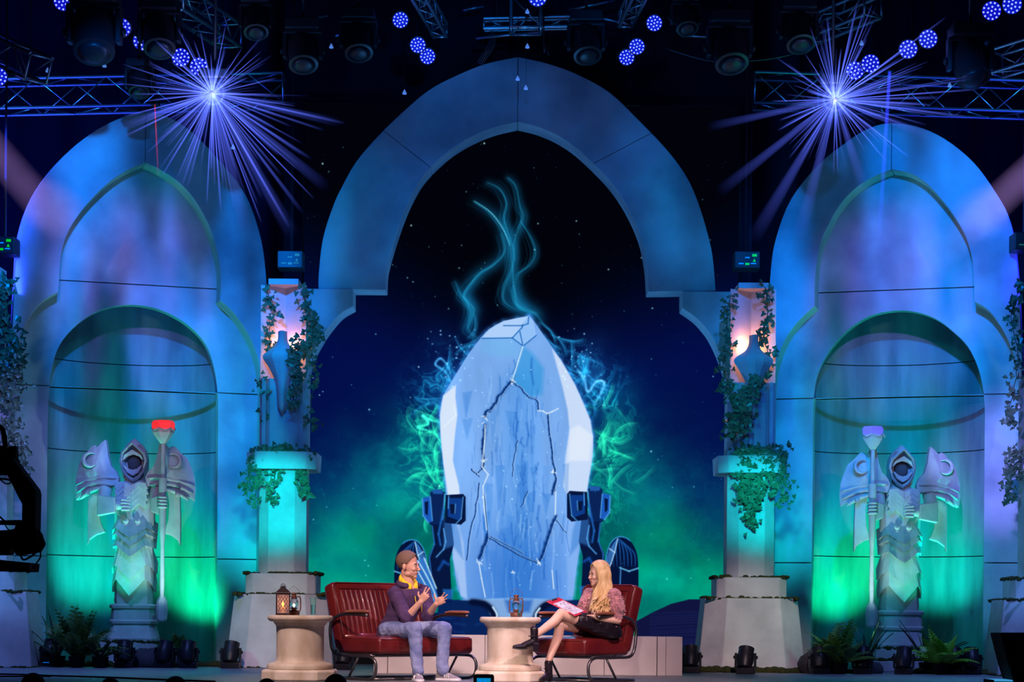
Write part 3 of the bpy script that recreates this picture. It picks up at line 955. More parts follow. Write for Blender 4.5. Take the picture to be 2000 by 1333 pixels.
def column(px, Y, label, upper=True, seed=1):
    c = P(px, 1250, Y)
    root = thing('column', label, 'column', (c.x, Y, 0))
    kk = (Y - CAMY) / FPX
    off = ROLL * (px - PPX)
    H = lambda y: CAMZ - (y - PPY) * kk     # heights given for the untilted picture at x = 1000
    k = 1 / 160.0
    zp, zs, zs1, zc0, zc1, zt = 0.87, 0.92, 1.12, 2.36, 2.57, 3.45
    o = frustum(MB(), 0, zp, 1.28, 1.10, 0.26, 0.24).build('plinth', M['stone_pale'], root, bevel=0.008)
    frustum(MB(), zp, zs1, 0.84, 0.84, 0.10, 0.10).build('base_slab', M['stone_pale'], root, bevel=0.02)
    frustum(MB(), zs1, zc0, 0.57, 0.57, 0.13, 0.13).build('shaft', M['stone_pale'], root, bevel=0.006)
    frustum(MB(), zc0, zc1, 0.82, 0.84, 0.12, 0.12).build('capital', M['stone_pale'], root, bevel=0.012)
    frustum(MB(), zc1, zt, 0.58, 0.58, 0.14, 0.14).build('upper_block', M['stone'], root, bevel=0.006)
    for s in (-1, 1):
        MB().box((s * 0.22, -0.295, (zc1 + zt) / 2), (0.05, 0.03, zt - zc1)).build('rib', M['stone'], root, bevel=0.006)
    # V-shaped recess above, closed by a ledge
    zu = zt + 1.12
    for s in (-1, 1):
        MB().prism([(0, 0), (s * 0.27, -0.26), (s * 0.27, -0.20), (0, 0.06)], zt, zu, M=Matrix(((1, 0, 0, 0), (0, 0, 1, 0), (0, 1, 0, 0), (0, 0, 0, 1)))).build('recess_wall', M['stone_pale'], root)
    MB().box((0.0, -0.06, zu + 0.035), (0.36, 0.46, 0.07)).build('ledge', M['stone_pale'], root, bevel=0.006)
    # up-light sconce shaped like a flared blade
    half = spl([(0.055, zu - .57), (0.058, zu - .66), (0.10, zu - .75), (0.235, zu - .86), (0.16, zu - 1.0), (0.085, zu - 1.16), (0.06, zu - 1.36), (0.05, zu - 1.48), (0.0, zu - 1.56)], 4)
    rings = []
    for u, z in half:
        t = max(0, min(1, (zu - .5 - z)))
        u = max(u, 0.004)
        rings.append([Vector((x, y, z)) for x, y in ((-u, -0.33), (-u * .45, -0.40 - u * .35), (0, -0.43 - u * .45), (u * .45, -0.40 - u * .35), (u, -0.33), (u * .9, -0.31), (-u * .9, -0.31))])
    MB().loft(rings).build('sconce', M['stone'], root)
    segs = []
    for z, w_ in ((zs1, 0.40), (zp, 0.50)):
        segs += [((-w_, -w_ + .02, z), (w_, -w_ + .02, z)), ((-w_ - .02, -w_, z), (-w_ - .02, w_, z)), ((w_ + .02, -w_, z), (w_ + .02, w_, z))]
    moss_mound(segs, 240, root, seed)
    moss_mound([((-.68, -.66, 0.0), (.68, -.66, 0.0)), ((-.68, -.6, 0), (-.68, .5, 0)), ((.68, -.6, 0), (.68, .5, 0))], 160, root, seed + 9)
    return root


column(553, 4.72, 'stone column with an ivy covered capital, left of the LED wall', seed=3)
column(1461, 4.72, 'stone column with bushy ivy on its capital, right of the LED wall', seed=4)
column(-30, 3.9, 'stone column cut by the left edge of the picture, behind the camera crane', seed=5)
column(2040, 3.9, 'stone column cut by the right edge of the picture, behind the black speaker', seed=6)

# low stone bench in front of the screen
root = thing('bench', 'low pale stone bench under the LED wall behind the seats', 'bench', (0, 2.4, 0))
a, b = P(730, 1300, 2.3).x, P(1333, 1300, 2.3).x
h = 0.425
edges = [a, P(757, 1300, 2.3).x, P(947, 1300, 2.3).x, P(1180, 1300, 2.3).x, P(1283, 1300, 2.3).x, P(1300, 1300, 2.3).x, b]
for i in range(6):
    f = 0.02 if i in (1, 4) else 0.0
    MB().box(((edges[i] + edges[i + 1]) / 2, 2.55 - (0.03 if i in (0, 4) else 0), h / 2), (edges[i + 1] - edges[i] - 0.004, 0.5, h)).build('block', M['bench'], root, origin=root.location, bevel=0.006)
# black masking flat between the rig and the middle arch
kx = [P(556, 300, 6.9).x, P(1469, 300, 6.9).x]
struct(MB().box(((kx[0] + kx[1]) / 2, 6.9, 5.6), (kx[1] - kx[0], 0.05, 11.2)).build('wall_masking', M['drape']))
# ---------------------------------------------------------------- rig: trusses, lamps, beams
def truss(p0, p1, size, label, tri=False, cell=None, up=(0, 0, 1), group=None, ends=True):
    p0, p1 = Vector(p0), Vector(p1)
    d = p1 - p0
    L = d.length
    u = d / L
    b = u.cross(Vector(up)).normalized()
    c = b.cross(u).normalized()
    root = thing('lighting_truss', label, 'truss', (p0 + p1) / 2, group=group)
    h = size / 2
    offs = [(b * h + c * h), (-b * h + c * h), (-b * h - c * h), (b * h - c * h)]
    O = root.location
    for o in offs:
        MB().tube([p0 + o, p1 + o], 0.024, 8).build('chord', M['alu'], root, smooth=True, origin=O, sharp=60)
    lc = MB()
    cell = cell or size * 1.1
    n = max(2, int(L / cell))
    for f in range(4):
        a, e = offs[f], offs[(f + 1) % 4]
        for i in range(n):
            q0, q1 = p0 + d * (i / n), p0 + d * ((i + 1) / n)
            if i % 2: a_, e_ = a, e
            else: a_, e_ = e, a
            lc.tube([q0 + a_, q1 + e_], 0.010, 5)
        for q in (p0, p1):
            lc.tube([q + a, q + e], 0.016, 5)
    lc.build('lacing', M['alu'], root, smooth=True, origin=O)
    for t in (.15, .85):
        q = p0 + d * t + Vector((0, 0, h if abs(u.z) < .9 else 0))
        MB().tube([q, (q.x, q.y, 10.785)], .008, 5).build('sling', M['black'], root, origin=O)
    return root


truss(P(-60, 192, 8.0), P(556, 178, 8.0), 0.40, 'long horizontal truss behind the left niche arch')
truss(P(1470, 178, 8.0), P(2070, 198, 8.0), 0.42, 'long horizontal truss behind the right niche arch')
truss(P(-30, 85, 5.0), P(75, 135, 4.2), 0.30, 'short truss end at the far left under the rig')
truss(P(335, -5, 3.6), P(450, 70, 5.6), 0.28, 'slanting truss piece above the left star burst')
truss(P(1945, 125, 5.0), P(2060, 90, 4.4), 0.28, 'short truss end at the far right edge')
truss(P(1560, 70, 5.4), P(1705, 10, 4.2), 0.26, 'slanting truss piece above the right star burst')
truss(P(1027, -60, 5.0), P(1027, 60, 5.0), 0.36, 'upright truss tower hanging at the top centre', up=(0, 1, 0))
truss(P(945, 48, 5.5), P(1112, 44, 5.5), 0.12, 'thin horizontal truss crossing the centre tower', cell=0.25)
truss(P(810, -30, 4.0), P(860, 60, 5.4), 0.16, 'thin slanting truss left of the centre tower')
truss(P(1255, -30, 4.0), P(1222, 40, 5.2), 0.16, 'thin slanting truss right of the centre tower')

M['led_blue'] = mat('led_lens', (0.3, 0.3, 1.0), 0.3, emit=((0.22, 0.28, 1.0), 2.2))
M['led_plate'] = mat('led_plate', (0.01, 0.01, 0.2), 0.4, emit=((0.004, 0.006, 0.55), 0.9))
M['hot'] = mat('hot_lens', (1, 1, 1), 0.3, emit=((0.80, 0.80, 1.0), 30.0))


def orient(o, d):
    o.rotation_euler = Vector(d).to_track_quat('Z', 'Y').to_euler()


def wash(px, py, Y, label, dirv=(0, -1, -0.35), r=0.10, group=None):
    """LED wash light: axis of the head along local +Z"""
    root = thing('wash_light', label, 'stage light', P(px, py, Y), group=group)
    orient(root, dirv)
    MB().lathe([(r * .55, -.30), (r * .8, -.27), (r * .95, -.12), (r * 1.12, -.06), (r * 1.14, 0.004), (r * 1.04, 0.006)], 24).build('body', M['black'], root, smooth=True, sharp=40)
    MB().lathe([(r * 1.02, 0.0), (r * 1.02, 0.012)], 24).build('lens_plate', M['led_plate'], root)
    lens = MB()
    for k, n_ in ((0, 1), (1, 6), (2, 12)):
        for i in range(n_):
            a = 2 * PI * i / n_ + k * .3
            lens.ball((r * .43 * k * math.cos(a), r * .43 * k * math.sin(a), 0.014), (r * .11, r * .11, r * .06), 6, 4)
    lens.build('lens_cluster', M['led_blue'], root, smooth=True)['kind'] = 'stuff'
    y = MB()
    for s in (-1, 1):
        y.tube([(s * r * 1.25, 0, -.10), (s * r * 1.3, 0, -.22), (s * r * 1.1, 0, -.40)], 0.012, 6)
    y.tube([(-r * 1.1, 0, -.40), (r * 1.1, 0, -.40)], 0.014, 6)
    y.build('yoke', M['black'], root, smooth=True)
    Ri = root.rotation_euler.to_matrix().inverted()
    top = Vector((0, 0, -.40))
    up = Ri @ Vector((0, 0, 10.785 - root.location.z))
    MB().tube([top, top + Ri @ Vector((0, 0, .05)), up + top], 0.012, 6).build('hanger', M['black'], root, smooth=True)
    return root


WL = [(123, 2, 3.2, 'round blue LED wash light at the top left, highest on that side'), (237, 54, 3.6, 'blue LED wash light beside the big dark lamp, upper left'),
      (278, 80, 3.8, 'blue LED wash light half hidden by a dark lamp, upper left'), (353, 112, 4.2, 'blue LED wash light above and left of the left star burst'),
      (388, 130, 4.4, 'blue LED wash light nearest the left star burst'), (-4, 150, 4.2, 'blue LED wash light cut by the left picture edge'),
      (782, 39, 4.6, 'topmost of the three blue LED lights left of the top centre'), (816, 88, 4.8, 'middle of the three blue LED lights left of the top centre'),
      (835, 110, 5.0, 'lowest of the three blue LED lights left of the top centre'), (1278, 45, 4.6, 'topmost of the three blue LED lights right of the top centre'),
      (1244, 91, 4.8, 'middle of the three blue LED lights right of the top centre'), (1224, 112, 5.0, 'lowest of the three blue LED lights right of the top centre'),
      (1813, 76, 3.9, 'blue LED wash light right of the cluster over the right niche'), (1774, 96, 4.0, 'blue LED wash light with a cut edge over the right niche'),
      (1700, 124, 4.3, 'blue LED wash light just above the right star burst'), (1670, 138, 4.4, 'blue LED wash light touching the right star burst rays'),
      (1937, 21, 3.2, 'large blue LED wash light at the top right'), (1977, 8, 3.0, 'large blue LED wash light cut by the top right edge'),
      (1050, -6, 4.0, 'blue LED wash light mostly above the picture at the centre')]
for px, py, Y, lab in WL:
    wash(px, py, Y, lab, ((1010 - px) * 0.0004, -1, -0.45), 0.105 if Y < 4.5 else 0.092)


def moving_head(loc, label, s=1.0, dirv=(0, -1, -1), floor=False, group=None, name='moving_head_light', lens=None):
    """base, yoke and drum shaped head; base up for hanging lamps, down for floor lamps"""
    root = thing(name, label, 'stage light', loc, group=group)
    g = 1 if floor else -1
    MB().box((0, 0, g * 0.05 * s), (0.30 * s, 0.24 * s, 0.10 * s)).build('base', M['black'], root, bevel=0.012 * s)
    y = MB()
    for k in (-1, 1):
        y.box((k * 0.155 * s, 0, g * 0.22 * s), (0.035 * s, 0.10 * s, 0.24 * s))
    y.box((0, 0, g * 0.115 * s), (0.34 * s, 0.12 * s, 0.03 * s))
    y.build('yoke', M['black'], root, bevel=0.008 * s)
    R = Vector(dirv).normalized().to_track_quat('Z', 'Y').to_matrix()
    h = MB().lathe([(0.06 * s, -0.20 * s), (0.11 * s, -0.18 * s), (0.135 * s, -0.08 * s), (0.135 * s, 0.02 * s), (0.125 * s, 0.10 * s), (0.13 * s, 0.16 * s), (0.11 * s, 0.165 * s)], 20,
                   c=(0, 0, g * 0.27 * s), m=R)
    h.build('head', M['black'], root, smooth=True, sharp=35)
    l_ = MB().lathe([(0.105 * s, 0.166 * s), (0.06 * s, 0.18 * s), (0.0005, 0.186 * s)], 20, c=(0, 0, g * 0.27 * s), m=R)
    l_.build('lens', lens or M['black'], root, smooth=True)
    for k in (-1, 1):
        MB().ball((k * 0.185 * s, 0, g * 0.27 * s), (0.016 * s, 0.03 * s, 0.03 * s), 8, 6).build('tilt_knob', M['black'], root, smooth=True)
    if not floor:
        MB().tube([(0, 0, -.01), (0, 0, 10.785 - loc[2])], 0.02, 6).build('hanger', M['black'], root, smooth=True)
    return root


HEADS = [(185, -20, 2.6, 1.75, 'big dark moving head lamp hanging at the upper left'), (312, 0, 3.0, 1.4, 'dark moving head lamp hanging between two blue lights, left'),
         (272, 118, 3.8, 0.95, 'small dark moving head lamp over the left niche arch'), (592, 40, 3.5, 1.3, 'dark moving head lamp hanging left of the centre arch'),
         (700, 20, 4.2, 1.3, 'dark moving head lamp next to three blue lights, left centre'), (1145, 25, 4.2, 1.3, 'dark moving head lamp right of the centre tower'),
         (1425, 25, 3.5, 1.5, 'dark moving head lamp hanging right of the centre arch'), (1560, 0, 3.4, 1.3, 'dark moving head lamp above the right star burst'),
         (1895, 50, 3.0, 1.5, 'dark moving head lamp between blue lights, upper right'), (500, -10, 3.4, 1.1, 'dark moving head lamp at the top edge, left of centre'),
         (1340, -10, 3.6, 1.0, 'dark moving head lamp at the top edge, right of centre')]
for px, py, Y, s, lab in HEADS:
    moving_head(P(px, py, Y), lab, s, (0.1, -0.5, -1))

# faint battens and cables up in the rig
r = random.Random(3)
for k, (xa, ya, xb, yb, Y) in enumerate(((560, 45, 640, 30, 7), (655, 70, 720, 55, 7), (905, 20, 945, 12, 7), (1110, 20, 1200, 0, 6.6), (1150, 30, 1230, 48, 6.5), (1330, 70, 1400, 72, 6.5), (930, 75, 1060, 62, 6.5))):
    o = MB().tube([P(xa, ya, Y - 1), P(xb, yb, Y - 1)], 0.02, 6).build('batten', M['alu'], smooth=True)
    root = tag(o, 'short metal batten in the dark rig, ' + ('far left of the middle arch', 'left of the three blue lights', 'left beside the centre tower', 'right beside the centre tower', 'right of the centre tower, tilted upward', 'farthest right, before a dark lamp', 'crossing just under the centre tower')[k], 'pipe', 'battens above the middle arch')
    a_ = P(xa, ya, Y - 1).lerp(P(xb, yb, Y - 1), .5)
    MB().tube([a_, (a_.x, a_.y, 10.785)], .005, 4).build('sling', M['black'], o)
for k, (pts, Y, lab) in enumerate((([(960, 60), (955, 85), (940, 110), (932, 122)], 5.5, 'loose bundle of dark cables hanging under the centre tower'),
                                   ([(1300, 95), (1380, 118), (1450, 120), (1540, 108), (1640, 70)], 5.6, 'dark cable sagging from lamp to truss, right of centre'),
                                   ([(1062, -420), (1062, 60), (1066, 90), (1072, 108)], 5.3, 'single dark cable hanging right of the centre tower'))):
    mb = MB()
    for j in range(4 if k == 0 else 1):
        q = spl([(x + j * 3 * (1 if k == 0 else 0), y + j * 2) for x, y in pts], 5)
        mb.tube([P(x, y, Y) for x, y in q], 0.008, 5)
    tag(mb.build('cable', M['tubemetal'], smooth=True), lab, 'cable')

# little hanging sensors
M['sensor'] = mat('sensor_shell', (0.5, 0.6, 0.9), 0.3, emit=((0.12, 0.30, 0.9), 0.5))
for px, py, where in ((93, 137, 'farthest left of all, left of the big dark lamp'), (204, 127, 'under the big dark lamp, upper left'), (647, 90, 'between two dark lamps, left of the centre'), (790, 180, 'by itself above the left shoulder of the middle arch'), (1011, 153, 'at the apex joint of the middle arch, the left one'), (1027, 171, 'just right of the apex joint, the lowest of the centre'), (1030, 22, 'inside the centre truss tower'), (1030, 90, 'just below the centre truss tower'), (455, 287, 'among the rays of the left star burst'), (1411, 73, 'before a dark lamp right of the middle arch'), (1855, 166, 'on the right truss, farthest right of all'), (1683, 84, 'above the LED lights over the right niche')):
    o = thing('hanging_sensor', 'tiny pale teardrop sensor hanging ' + where, 'sensor', P(px, py, 4.6), group='tiny teardrop sensors hanging from the rig')
    MB().lathe([(0.0, 0.035), (0.012, 0.015), (0.026, -0.012), (0.024, -0.025), (0.0, -0.03)], 10).build('shell', M['sensor'], o, smooth=True)
    MB().tube([(0, 0, 0.03), (0, 0, 10.785 - o.location.z)], 0.002, 4).build('wire', M['black'], o)

# ---- laser boxes with small indicator plates on the drape
M['ind_green'] = mat('green_indicator', (0, .5, 0), 0.4, emit=((0.0, 0.42, 0.0), 1.0))
M['ind_blue'] = mat('blue_indicator', (0, .2, .8), 0.4, emit=((0.0, 0.22, 0.9), 1.0))
M['ind_dim'] = mat('dim_green_indicator', (0.0, .1, .05), 0.4, emit=((0.01, 0.10, 0.06), 1.0))
M['box_navy'] = mat('navy_housing', (0.003, 0.004, 0.012), 0.5)
for px, py, dim, lab in ((1460, 507, 0, 'black laser box with green and blue indicators above the right column'), (566, 506, 1, 'black laser box with faint indicators above the left column'),
                         (2, 478, 0, 'black laser box with pale indicators at the far left edge'), (2008, 470, 1, 'black laser box at the far right edge')):
    Yb = 5.0 if 100 < px < 1900 else 4.6
    c = P(px, py, Yb)
    q = 1 / ppm(Yb)
    root = thing('laser_box', lab, 'laser', c)
    MB().box((0, 0.17, 0.0), (50 * q, 0.3, 34 * q)).build('housing', M['box_navy'] if not dim else M['black'], root, bevel=0.01)
    g_, b_ = (M['ind_dim'], M['ind_dim']) if dim else (M['ind_green'], M['ind_blue'])
    for x, y, w_, h_, m_ in ((14, 8.5, 9, 5, g_), (0, -8.5, 8, 4, g_), (0, 4, 8.5, 2, b_), (-12, -7.8, 9.5, 2, b_), (12, -7.5, 10, 2, b_)):
        MB().box((x * q, 0.016, y * q), (w_ * q, 0.01, h_ * q)).build('indicator', m_, root)
    MB().prism([(10.5 * q, -4 * q), (16.5 * q, -4 * q), (13.5 * q, 2 * q)], 0.02, 0.01).build('warning_triangle', g_, root)
    MB().tube([(0, 0.2, 17 * q), (0, 0.2, 10.785 - c.z)], 0.015, 6).build('hanger', M['black'], root)


# ---- haze lit by narrow beams
def beam_mat(name, col, k, facing=1.6, nz=None):
    m = bpy.data.materials.new(name)
    m.use_nodes = True
    nt = m.node_tree
    nt.nodes.clear()
    out = nt.nodes.new('ShaderNodeOutputMaterial')
    add = nt.nodes.new('ShaderNodeAddShader')
    tr = nt.nodes.new('ShaderNodeBsdfTransparent')
    em = nt.nodes.new('ShaderNodeEmission')
    at = nt.nodes.new('ShaderNodeAttribute'); at.attribute_name = 'fade'
    lw = nt.nodes.new('ShaderNodeLayerWeight'); lw.inputs[0].default_value = 0.5
    inv = nt.nodes.new('ShaderNodeMath'); inv.operation = 'SUBTRACT'; inv.inputs[0].default_value = 1.0
    pw = nt.nodes.new('ShaderNodeMath'); pw.operation = 'POWER'; pw.inputs[1].default_value = facing
    mu = nt.nodes.new('ShaderNodeMath'); mu.operation = 'MULTIPLY'
    mk = nt.nodes.new('ShaderNodeMath'); mk.operation = 'MULTIPLY'; mk.inputs[1].default_value = k
    em.inputs[0].default_value = (*col, 1)
    nt.links.new(lw.outputs['Facing'], inv.inputs[1])
    nt.links.new(inv.outputs[0], pw.inputs[0])
    nt.links.new(pw.outputs[0], mu.inputs[0])
    nt.links.new(at.outputs['Fac'], mu.inputs[1])
    nt.links.new(mu.outputs[0], mk.inputs[0])
    last = mk.outputs[0]
    if nz:
        n_ = nt.nodes.new('ShaderNodeTexNoise'); n_.inputs['Scale'].default_value = nz
        n_.inputs['Detail'].default_value = 4
        mr = nt.nodes.new('ShaderNodeMapRange'); mr.inputs[1].default_value = 0.35; mr.inputs[2].default_value = 0.7
        mr.inputs[3].default_value = 0.55; mr.inputs[4].default_value = 1.1
        m3 = nt.nodes.new('ShaderNodeMath'); m3.operation = 'MULTIPLY'
        tc = nt.nodes.new('ShaderNodeTexCoord')
        nt.links.new(tc.outputs['Object'], n_.inputs['Vector'])
        nt.links.new(n_.outputs['Fac'], mr.inputs[0])
        nt.links.new(mr.outputs[0], m3.inputs[0]); nt.links.new(last, m3.inputs[1])
        last = m3.outputs[0]
    nt.links.new(last, em.inputs[1])
    nt.links.new(em.outputs[0], add.inputs[0])
    nt.links.new(tr.outputs[0], add.inputs[1])
    nt.links.new(add.outputs[0], out.inputs[0])
    return m


def beams(root, specs, material, n=6, segs=6, name='light_beams'):
    """specs: (start, end, r0, r1, brightness); one mesh of tapered shafts fading with distance"""
    mb, fade = MB(), []
    for a, b, r0, r1, br in specs:
        pts = [Vector(a).lerp(Vector(b), (i / segs) ** 1.5) for i in range(segs + 1)]
        rs = [r0 + (r1 - r0) * (i / segs) ** 1.5 for i in range(segs + 1)]
        mb.tube(pts, rs, n, cap=False)
        for i in range(segs + 1):
            t = (i / segs) ** 1.5
            fade += [br * (1 - t) ** 1.1] * n
    o = mb.build(name, material, root, smooth=True)
    at = o.data.attributes.new('fade', 'FLOAT', 'POINT')
    at.data.foreach_set('value', fade)
    o['kind'] = 'stuff'
    return o


BM = beam_mat('hazy_blue_beam', (0.10, 0.15, 1.0), 1.6)
BM2 = beam_mat('hazy_pink_beam', (0.50, 0.30, 0.85), 0.30, 2.4, 1.2)
for (px, py, lab, rays) in (
        (418, 188, 'moving head bursting with blue white rays over the left niche',
         [(a, l) for a, l in ((8, 120), (14, 70), (22, 125), (31, 110), (43, 60), (52, 90), (66, 70), (74, 110), (88, 60), (97, 95), (106, 75), (118, 110), (128, 60), (140, 118), (146, 80), (156, 120), (164, 100), (172, 140), (178, 100), (184, 150), (190, 120),
                              (197, 160), (203, 130), (209, 170), (214, 120), (219, 175), (224, 150), (229, 140), (234, 165), (239, 130), (243, 180), (248, 160), (252, 190), (256, 150), (260, 200), (265, 180), (269, 210), (273, 170), (277, 230), (281, 200), (285, 245), (289, 180), (292, 260), (296, 230), (300, 280),
                              (303, 200), (306, 330), (310, 250), (314, 270), (318, 210), (322, 240), (327, 190), (331, 215), (336, 230), (341, 260), (346, 160), (351, 140), (356, 110))]),
        (1628, 200, 'moving head bursting with blue white rays over the right niche',
         [(a, l) for a, l in ((2, 240), (8, 130), (14, 130), (20, 165), (24, 120), (28, 160), (33, 140), (40, 70), (48, 80), (56, 70), (64, 100), (71, 150), (76, 130), (82, 140), (88, 80), (95, 60), (103, 125), (109, 110), (113, 40), (121, 115), (127, 95), (135, 60), (157, 125), (166, 90), (172, 60), (187, 120), (190, 85),
                              (196, 100), (203, 110), (210, 120), (214, 125), (220, 110), (226, 130), (233, 140), (238, 120), (244, 150), (250, 120), (256, 130), (262, 100), (268, 150), (272, 110), (280, 90), (287, 100), (295, 110), (301, 90), (308, 150), (316, 170), (324, 150), (333, 90), (341, 170), (347, 220), (352, 160), (357, 200))])):
    Y = 3.0
    c = P(px, py, Y)
    root = moving_head(c + Vector((0, 0.06, 0.30)), lab, 1.1, (0, -1, 0.0))
    q = 1 / ppm(Y)
    rr = random.Random(px)
    sp = []
    o0 = c - root.location
    lensp = o0 + Vector((0, -0.12, 0))
    for a, l in rays:
        for k in range(3):
            a_ = math.radians(a + rr.uniform(-2.2, 2.2) * (k + 0.3))
            ll = l * q * (1.1 if k == 0 else rr.uniform(.5, 1.1))
            d = Vector((math.cos(a_) * ll, -abs(rr.gauss(0, 0.6)) * ll - 0.1, math.sin(a_) * ll))
            sp.append((lensp, lensp + d, 0.003, 0.006 + 0.011 * rr.random() * l / 150, (0.9 if k == 0 else 0.45) * rr.uniform(.5, 1)))
    for k in range(26):
        a_ = rr.uniform(0, 2 * PI); ll = rr.uniform(25, 60) * q
        sp.append((lensp, lensp + Vector((math.cos(a_) * ll, -0.1, math.sin(a_) * ll)), 0.012, 0.02, 0.7))
    for a, l, w_ in ((300, 330, .10), (285, 300, .10), (320, 300, .08), (255, 200, .08), (205, 200, .06), (345, 260, .06)):
        a_ = math.radians(a if px < 1000 else 180 - a)
        sp.append((lensp, lensp + Vector((math.cos(a_) * l * q, -0.3, math.sin(a_) * l * q)), 0.02, w_, 0.16))
    beams(root, sp, BM)
    MB().ball(lensp, (0.034, 0.02, 0.034), 14, 8).build('hot_lens', M['hot'], root, smooth=True)
    point('star_glow', c + Vector((0, -0.3, 0)), (0.3, 0.35, 1.0), 22, 0.06)

# soft pink shafts out of the wings
for s, a, b, lab in ((-1, (-60, 235), (185, 520), 'wide pink light shaft crossing the haze at the left edge'), (1, (2060, 290), (1770, 560), 'wide pink light shaft crossing the haze at the right edge')):
    root = thing('followspot', lab, 'stage light', P(1000 + s * 1250, a[1] - 170, 3.2))
    MB().lathe([(0.1, -0.4), (0.14, -0.3), (0.14, 0.2), (0.12, 0.22)], 16, m=Matrix.Rotation(-s * PI / 2, 3, 'Y')).build('body', M['black'], root, smooth=True, sharp=40)
    O = root.location
    p0, p1 = P(*a, 3.6) - O, P(*b, 5.0) - O
    sp = [(p0 - (p1 - p0) * .6, p1, 0.17, 0.26, 1.0)]
    o = beams(root, sp, BM2, 24, 14, 'light_shaft')

# ---- thin red laser line left and wide blue laser sheet right

for px, y0, y1, dx, Y, col, k, w_, lab in ((303, 205, 345, 6, 4.6, (1.0, 0.03, 0.10), .30, .012, 'small laser unit casting a thin red line over the left arch'),
                                      (1737, 140, 470, -20, 4.6, (0.03, 0.05, 1.0), .5, .035, 'small laser unit casting a deep blue sheet over the right arch')):
    c = P(px, y0, Y)
    root = thing('laser_unit', lab, 'laser', c)
    MB().box((0, 0, .03), (.10, .14, .07)).build('housing', M['black'], root, bevel=.006)
    MB().tube([(0, 0, .06), (0, 0, 10.785 - c.z)], .008, 6).build('hanger', M['black'], root)
    e = P(px + dx, y1, Y) - c
    beams(root, [(Vector((0, -.02, 0)), e, w_ * .6, w_, 1.0)], beam_mat('laser_haze', col, k, 1.2), 10, 10, 'laser_beam')
# ---------------------------------------------------------------- hooded stone statues
M['statue'] = mat('statue_stone', (0.60, 0.57, 0.57), 0.75, noise=(5, (0.46, 0.43, 0.44), 5), bump=(30, 0.2), spec=0.25)
M['statue_shade'] = mat('hood_shade_stone', (0.10, 0.09, 0.10), 0.85)  # statue stone darkened to stand for the shade inside the hood
M['gem_red'] = mat('red_lit_gem', (0.8, 0.05, 0.04), 0.5, emit=((1.0, 0.03, 0.03), 0.75))
M['gem_violet'] = mat('violet_lit_gem', (0.25, 0.2, 0.6), 0.5, emit=((0.12, 0.08, 1.0), 0.8))


